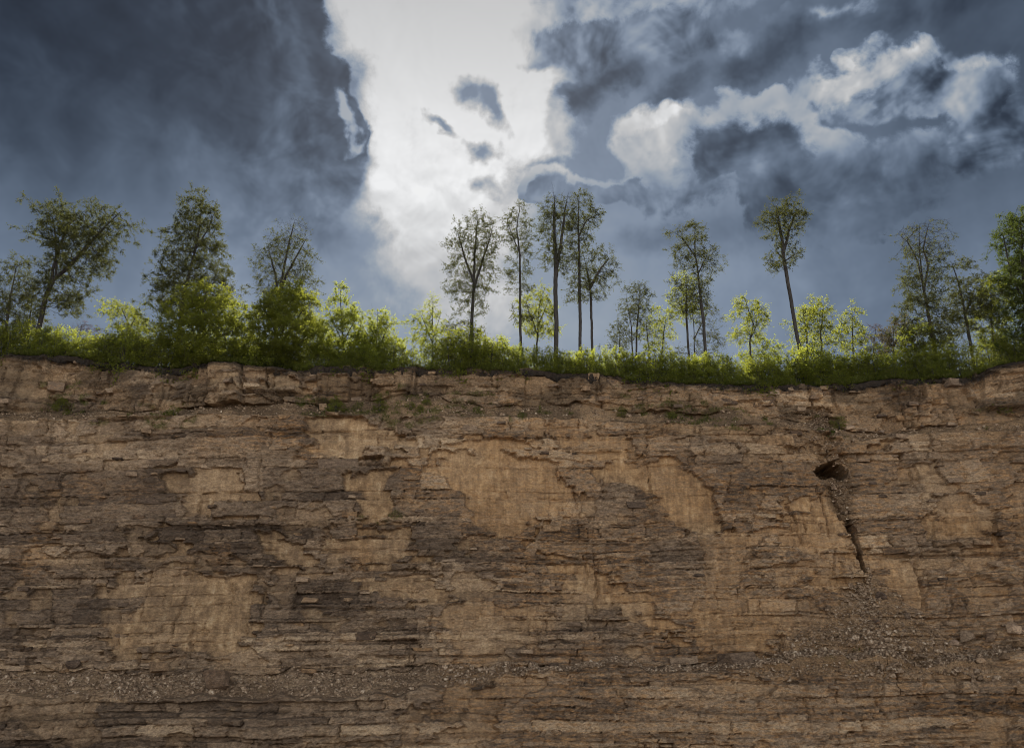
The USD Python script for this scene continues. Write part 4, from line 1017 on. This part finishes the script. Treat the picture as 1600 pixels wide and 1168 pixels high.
# little bushes on the ledge
for px, py, hpx, kd, label in [(526, 642, 28, A[0], 'small yellowish bush on the ledge, leftmost of the five left of centre'), (592, 640, 26, A[1], 'tallest yellow-green bush on the ledge, under the dark soil lip'), (642, 637, 16, A[2], 'tiny bright bush on the ledge just right of the tallest one'), (656, 639, 14, A[0], 'tiny bush touching the tiny bright one on the ledge'),
                               (668, 630, 16, A[1], 'wispy little bush highest up the slope of the ledge'), (500, 636, 16, D[0], 'dark leafless-looking bush on the ledge beside a fallen block'), (96, 640, 24, B[0], 'olive bush on the rock below the left buttress'), (270, 648, 18, B[1], 'low green bush on the dark bedding crack at the left'), (970, 650, 16, B[0], 'low olive bush on the earth slope right of centre'),
                               (1312, 668, 24, B[1], 'green weed clump beside the white stones on the ledge'), (1572, 648, 20, B[0], 'grassy bush on the rock near the right edge'), (1050, 652, 14, A[0], 'pale tuft on the earth slope under the long hedge')]:
    p = on_face(px, py)
    s = hpx / 12.6 / 5.0
    copy_of(kd, 'ledge_bush', p + np.array([0, 0.05, -0.1]), px * 7 % 360, (s * 1.35, s * 1.35, s), label, 'bush')

# ------------------------------------------------------------------ turf and soil hanging over the edge
g = Graph()
n_ = g.noise(g.node('geometry', 'position'), 3.0, 6.0, 0.65)
hm = g.make('humus', g.node('principled_bsdf', 'BSDF', base_color=g.ramp(n_, [(0.3, (0.014, 0.010, 0.008)), (0.6, (0.034, 0.025, 0.018)), (0.8, (0.062, 0.046, 0.032))]), roughness=1.0, specular_ior_level=0.1,
            normal=g.node('bump', 'normal', height=n_, strength=0.9, distance=0.2)))
lx = np.arange(-80, 80, 0.14)
lz, ly = np.interp(lx, xs, rz), np.interp(lx, xs, yr)
lpx = np.interp(lx, xs, pxr)
rim_out = np.interp(lx, xs, out[np.nonzero(SEG == 5)[0][-1]])
th = np.interp(lpx, [-400, 0, 60, 90, 240, 330, 400, 430, 500, 560, 640, 700, 780, 900, 1000, 1130, 1180, 1280, 1330, 1400, 1500, 1600, 2000], [.3, .3, .25, .6, .5, .3, .25, .7, 1.1, 1.1, .9, .5, .45, .6, .4, .35, .55, .75, .6, .35, .3, .35, .3])
th = np.clip(th * (0.75 + 2.4 * fbm2(lx / 1.3, lx * 0, 4, 401) + 1.6 * fbm2(lx / 6, lx * 0, 2, 405)), 0, 2) + 0.05
th = th * 0.85
over = 0.18 + 0.42 * th * (1 + 1.4 * fbm2(lx / 1.1, lx * 0, 4, 402))
ring = []
for dy, dz in [(2.6, 0.30), (1.2, 0.42), (0.2, 0.40), (-1.0, 0.16), (-1.15, -0.35), (-0.9, -1.0), (-0.35, -1.15), (0.6, -0.9)]:
    yy = ly - rim_out * 0.45 + (dy * over if dy < 0 else dy) + 0.40 * fbm2(lx / 0.5, lx * 0 + dy, 3, 403)
    zz = lz + (dz if dz > 0 else dz * th) + 0.5 * fbm2(lx / 0.4, lx * 0 + dy * 3, 3, 404) * (1 if dz < .3 else .5)
    ring.append(np.stack([lx, yy, zz], 1))
ring = np.stack(ring, 1)
kk = np.arange(ring.shape[0] * ring.shape[1]).reshape(ring.shape[:2])
lq = np.stack([kk[:-1, :-1], kk[1:, :-1], kk[1:, 1:], kk[:-1, 1:]], -1).reshape(-1, 4)
part(cliff, 'soil_lip', (ring.reshape(-1, 3), lq), hm, smooth=40)

# grass at the lip and on the ledge: blades nobody could count
def grass_mat():
    g = Graph()
    r = g.smooth(g.noise(g.node('geometry', 'position'), 3.5, 1.0, 0.5), 0.28, 0.72)
    c = g.ramp(r, [(0.0, (0.045, 0.060, 0.014)), (0.6, (0.10, 0.115, 0.026)), (1.0, (0.17, 0.155, 0.055))])
    t = g.ramp(r, [(0.0, (0.10, 0.14, 0.02)), (1.0, (0.36, 0.34, 0.08))])
    return g.make('grass', g.node('mix_closure', 'closure', fac=0.45, closure1=g.node('diffuse_bsdf', 'BSDF', color=c), closure2=g.node('translucent_bsdf', 'BSDF', color=t)))
def blades(base, rng, h, lean):
    n = len(base)
    a = rng.uniform(0, 2 * np.pi, n)
    L = h * rng.uniform(0.5, 1.5, n)
    w = np.stack([np.cos(a), np.sin(a), 0 * a], 1) * 0.025
    tip = base + np.stack([lean[0] + rng.normal(0, 0.35, n), lean[1] + rng.normal(0, 0.35, n), np.ones(n)], 1) * L[:, None]
    v = np.stack([base - w, base + w, tip], 1).reshape(-1, 3)
    return v, np.arange(3 * n).reshape(-1, 3)
gx = rng.uniform(-78, 78, 46000)
gx = gx[meshkit.noise(np.stack([gx / 2.2, 0 * gx, 0 * gx], 1), 3) > 0.28]
gb = rng.uniform(-0.75, 2.2, len(gx))
gyy = np.interp(gx, lx, ly - rim_out * 0.45) + gb
gzz = np.interp(gx, lx, lz) + 0.30
gm = usdkit.mesh(stage, '/World/rim_grass', blades(np.stack([gx, gyy, gzz], 1), rng, 0.5, (0, -0.45)), grass_mat())
tag(gm.GetPrim(), 'pale grass fringing the dark soil lip of the quarry face', 'grass', kind='stuff')
gsel = np.nonzero((green.ravel() > 0.25) & (np.isin(segm.ravel(), (3, 4, 5))))[0]
gs = rng.choice(gsel, 9000)
gm2 = usdkit.mesh(stage, '/World/ledge_grass', blades(CV[gs] + rng.normal(0, 0.06, (len(gs), 3)), rng, 0.26, (0, -0.4)), '/World/Looks/grass')
tag(gm2.GetPrim(), 'thin olive grass and moss growing on the ledges of the quarry face', 'grass', kind='stuff')

# roots and dead stems that hang out of the soil
hx = rng.uniform(-78, 78, 5200)
hx = hx[meshkit.noise(np.stack([hx / 1.6, 0 * hx + 4, 0 * hx], 1), 8) > 0.42]
hb = np.stack([hx, np.interp(hx, lx, ly - rim_out * 0.45 - over) + rng.uniform(-0.25, 0.3, len(hx)), np.interp(hx, lx, lz - 0.35 * th) + rng.uniform(-0.35, 0.15, len(hx))], 1)
hl = np.exp(rng.normal(math.log(0.45), 0.6, len(hx))).clip(0.1, 1.8)
mid = hb + np.stack([rng.normal(0, .12, len(hx)), rng.normal(-.12, .08, len(hx)), -0.5 * hl], 1)
tip = mid + np.stack([rng.normal(0, .16, len(hx)), rng.normal(0.05, .08, len(hx)), -0.5 * hl], 1)
part(cliff, 'hanging_roots', quads_join([tubes(hb, mid, np.full(len(hx), .016), np.full(len(hx), .011), 3), tubes(mid, tip, np.full(len(hx), .011), np.full(len(hx), .004), 3)]), bark_mat, kind='stuff')

# ------------------------------------------------------------------ stones
def stone_mesh(rng, size, n=14, flat=1.0):
    p = rng.normal(0, 1, (n, 3))
    p /= np.linalg.norm(p, axis=1, keepdims=True)
    p = np.sign(p) * np.abs(p) ** 0.55
    p *= rng.uniform(0.75, 1.0, (n, 1)) * np.asarray(size) / 2
    h = ConvexHull(p)
    m = trimesh.Trimesh(p, h.simplices, process=True)
    m.fix_normals()
    return m

def slab_mesh(rng, w, d, h):
    c = np.array([[sx, sy, sz] for sx in (-1, 1) for sy in (-1, 1) for sz in (-1, 1)], float) * np.array([w, d, h]) / 2
    c += rng.normal(0, 0.07, c.shape) * np.array([w, d, h]) * [1, 1, 0.8]
    e = []
    for p in c:
        for ax in range(3):
            q_ = p.copy(); q_[ax] *= rng.uniform(0.72, 0.93); e.append(q_)
    hl = ConvexHull(np.array(e))
    m = trimesh.Trimesh(np.array(e), hl.simplices, process=True)
    m.fix_normals()
    return m

rng = np.random.default_rng(4242)
# blocks and slabs that stand out of the face one by one
cand = np.nonzero((segm.ravel() != 2) & np.isin(segm.ravel(), (1, 3, 5)) & (soft.ravel() < .2) & (fan.ravel() < 0.1) & (skin.ravel() > 0.6) & (PX.ravel() > -20) & (PX.ravel() < 1620) & (PY.ravel() < 1100) & (cave.ravel() + chute.ravel() + slot.ravel() < 0.1) & ~((np.abs(PX.ravel() - 1300) < 36) & (np.abs(PY.ravel() - 725) < 40)))[0]
pick = rng.choice(cand, 4000, replace=False)
order = rng.permutation(len(pick))
used, blocks = [], 0
for i in pick[order]:
    if blocks >= 285: break
    p = CV[i]
    if used and np.min(np.linalg.norm(np.array(used) - p, axis=1)) < 1.7: continue
    used.append(p)
    inup = segm.ravel()[i] == 5
    w = float(np.exp(rng.normal(0.0, 0.42)))
    h = w * rng.uniform(0.16, 0.42) * (1 if not inup else 1.4)
    m = slab_mesh(rng, w, rng.uniform(0.9, 1.4), h)
    m.apply_transform(trimesh.transformations.euler_matrix(rng.normal(0, .05), rng.normal(0, .05), rng.normal(0, .18)))
    m.apply_translation(p + np.array([0, rng.uniform(0.30, 0.50), 0]))
    part(cliff, 'rock_block', m, loose_mat)
    blocks += 1

# boulders and stones one can point to
pale_mat = rock_material('pale_limestone', attr=False, tone=(1.25, 1.12, 0.98), seed=3.0)
dark_mat = rock_material('dark_wet_rock', attr=False, tone=(0.45, 0.42, 0.42), seed=8.0)
BOULDERS = [(345, 1066, 44, 30, 'dark angular boulder lying on the gravel at the bottom left', 'w'), (1152, 1028, 44, 17, 'long flat weathered boulder at the foot of the face right of centre', 'd'), (1375, 928, 20, 11, 'pale flat stone near the top of the scree fan', 'p'), (1369, 970, 12, 8, 'small pinkish stone in the middle of the scree fan', 'p'), (1418, 960, 9, 8, 'small grey stone at the right side of the scree fan', 'd'),
            (1325, 671, 16, 6, 'whitish slab stone at the left end of the row on the right ledge', 'p'), (1378, 672, 11, 5, 'white stone in the middle of the row on the right ledge', 'p'), (1411, 670, 10, 5, 'pale stone at the right end of the row on the right ledge', 'p'), (1350, 671, 7, 5, 'brownish stone between the white ones on the right ledge', 'd'), (1440, 668, 8, 5, 'small grey stone right of the pale row on the ledge', 'd'),
            (1510, 992, 26, 15, 'brown block at the upper left of the rubble heap by the right edge', 'd'), (1548, 1000, 22, 14, 'tilted block in the middle of the rubble heap by the right edge', 'p'), (1584, 986, 26, 16, 'biggest block at the top of the rubble heap by the right edge', 'p'), (1592, 1010, 28, 14, 'flat slab at the bottom of the rubble heap by the right edge', 'd'), (1490, 1006, 16, 9, 'small slab left below the rubble heap by the right edge', 'p'), (1568, 1024, 20, 10, 'dark block under the rubble heap by the right edge', 'd'),
            (506, 637, 15, 14, 'fallen reddish block on the ledge beside the dark bush', 'd'), (1530, 1032, 16, 8, 'pale slab on the ledge below the rubble heap', 'p'), (250, 1046, 22, 12, 'grey block on the gravel left of the dark boulder', 'd'), (120, 1040, 26, 12, 'flat block at the foot of the face at the far left', 'd')]
for px, py, wpx, hpx, label, kind in BOULDERS:
    p = on_face(px, py)
    sc = p[1] / FPX * 1.02
    w, h = wpx * sc, hpx * sc
    m = stone_mesh(rng, (w, max(w * 0.75, h), h * 1.15), 20) if rng.random() < 0.8 else slab_mesh(rng, w * 0.95, w * 0.7, h)
    m.apply_transform(trimesh.transformations.euler_matrix(rng.normal(0, .12), rng.normal(0, .12), rng.uniform(0, 0.8)))
    path = numbered('/World', 'boulder' if wpx > 19 else 'stone')
    mm = usdkit.mesh(stage, path, m, {'p': pale_mat, 'w': dark_mat}.get(kind, loose_mat))
    mm.AddTranslateOp().Set(Gf.Vec3d(float(p[0]), float(p[1] - (0.35 if kind == 'w' else 0.08) * w), float(p[2] + 0.14 * h)))
    tag(mm.GetPrim(), label, 'boulder' if wpx > 19 else 'stone')

# loose gravel on the ledges, the slope at the left and the scree fan
def gravel(points, rng, lo, hi, mean, spread):
    n = len(points)
    kinds_ = [stone_mesh(rng, (1, 0.85, 0.62), 9) for _ in range(8)]
    s = np.exp(rng.normal(math.log(mean), spread, n)).clip(lo, hi)
    vs, fs, o = [], [], 0
    pick_ = rng.integers(8, size=n)
    for k in range(8):
        m = kinds_[k]
        ii = np.nonzero(pick_ == k)[0]
        a = rng.uniform(0, 2 * np.pi, len(ii))
        c_, s_ = np.cos(a), np.sin(a)
        v0 = np.asarray(m.vertices)
        v = np.stack([c_[:, None] * v0[:, 0] - s_[:, None] * v0[:, 1], s_[:, None] * v0[:, 0] + c_[:, None] * v0[:, 1], np.broadcast_to(v0[:, 2], (len(ii), len(v0)))], -1) * s[ii][:, None, None] + points[ii][:, None]
        f = np.asarray(m.faces)[None] + (np.arange(len(ii)) * len(v0))[:, None, None] + o
        vs.append(v.reshape(-1, 3)); fs.append(f.reshape(-1, 3)); o += v.shape[0] * len(v0)
    return np.vstack(vs), np.vstack(fs)
gw = (soft + 1.3 * fan + 0.5 * gully + 0.5 * chute).ravel() * (PX.ravel() > -60) * (PX.ravel() < 1660) * (PY.ravel() < 1185)
gw = gw * np.where(segm.ravel() == 4, 0.45, 1.0) * (0.35 + 1.5 * np.clip(fbm2(BX / 2.5, BZ / 1.6, 3, 501).ravel() + 0.25, 0, 1)) * np.where(segm.ravel() > 5, 0, 1)
gi = rng.choice(len(gw), 24000, p=gw / gw.sum())
def stone_mat():
    g = Graph()
    r = g.smooth(g.noise(g.node('geometry', 'position'), 3.5, 1.0, 0.5), 0.28, 0.72)
    c = g.ramp(r, [(0.0, (0.095, 0.060, 0.036)), (0.45, (0.185, 0.122, 0.075)), (0.8, (0.27, 0.188, 0.120)), (0.95, (0.34, 0.25, 0.165)), (1.0, (0.42, 0.33, 0.235))])
    return g.make('gravel', g.node('principled_bsdf', 'BSDF', base_color=c, roughness=0.9, specular_ior_level=0.2))
part(cliff, 'gravel', gravel(CV[gi] + rng.normal(0, 0.07, (len(gi), 3)), rng, 0.06, 0.9, 0.17, 0.6), stone_mat(), kind='stuff')

ri = rng.choice(len(gw), 2600, p=(gw * (PY.ravel() > 985)) / (gw * (PY.ravel() > 985)).sum())
part(cliff, 'rubble', gravel(CV[ri] + np.array([0, -0.05, 0.02]), rng, 0.22, 1.6, 0.40, 0.5), '/World/Looks/gravel', kind='stuff')
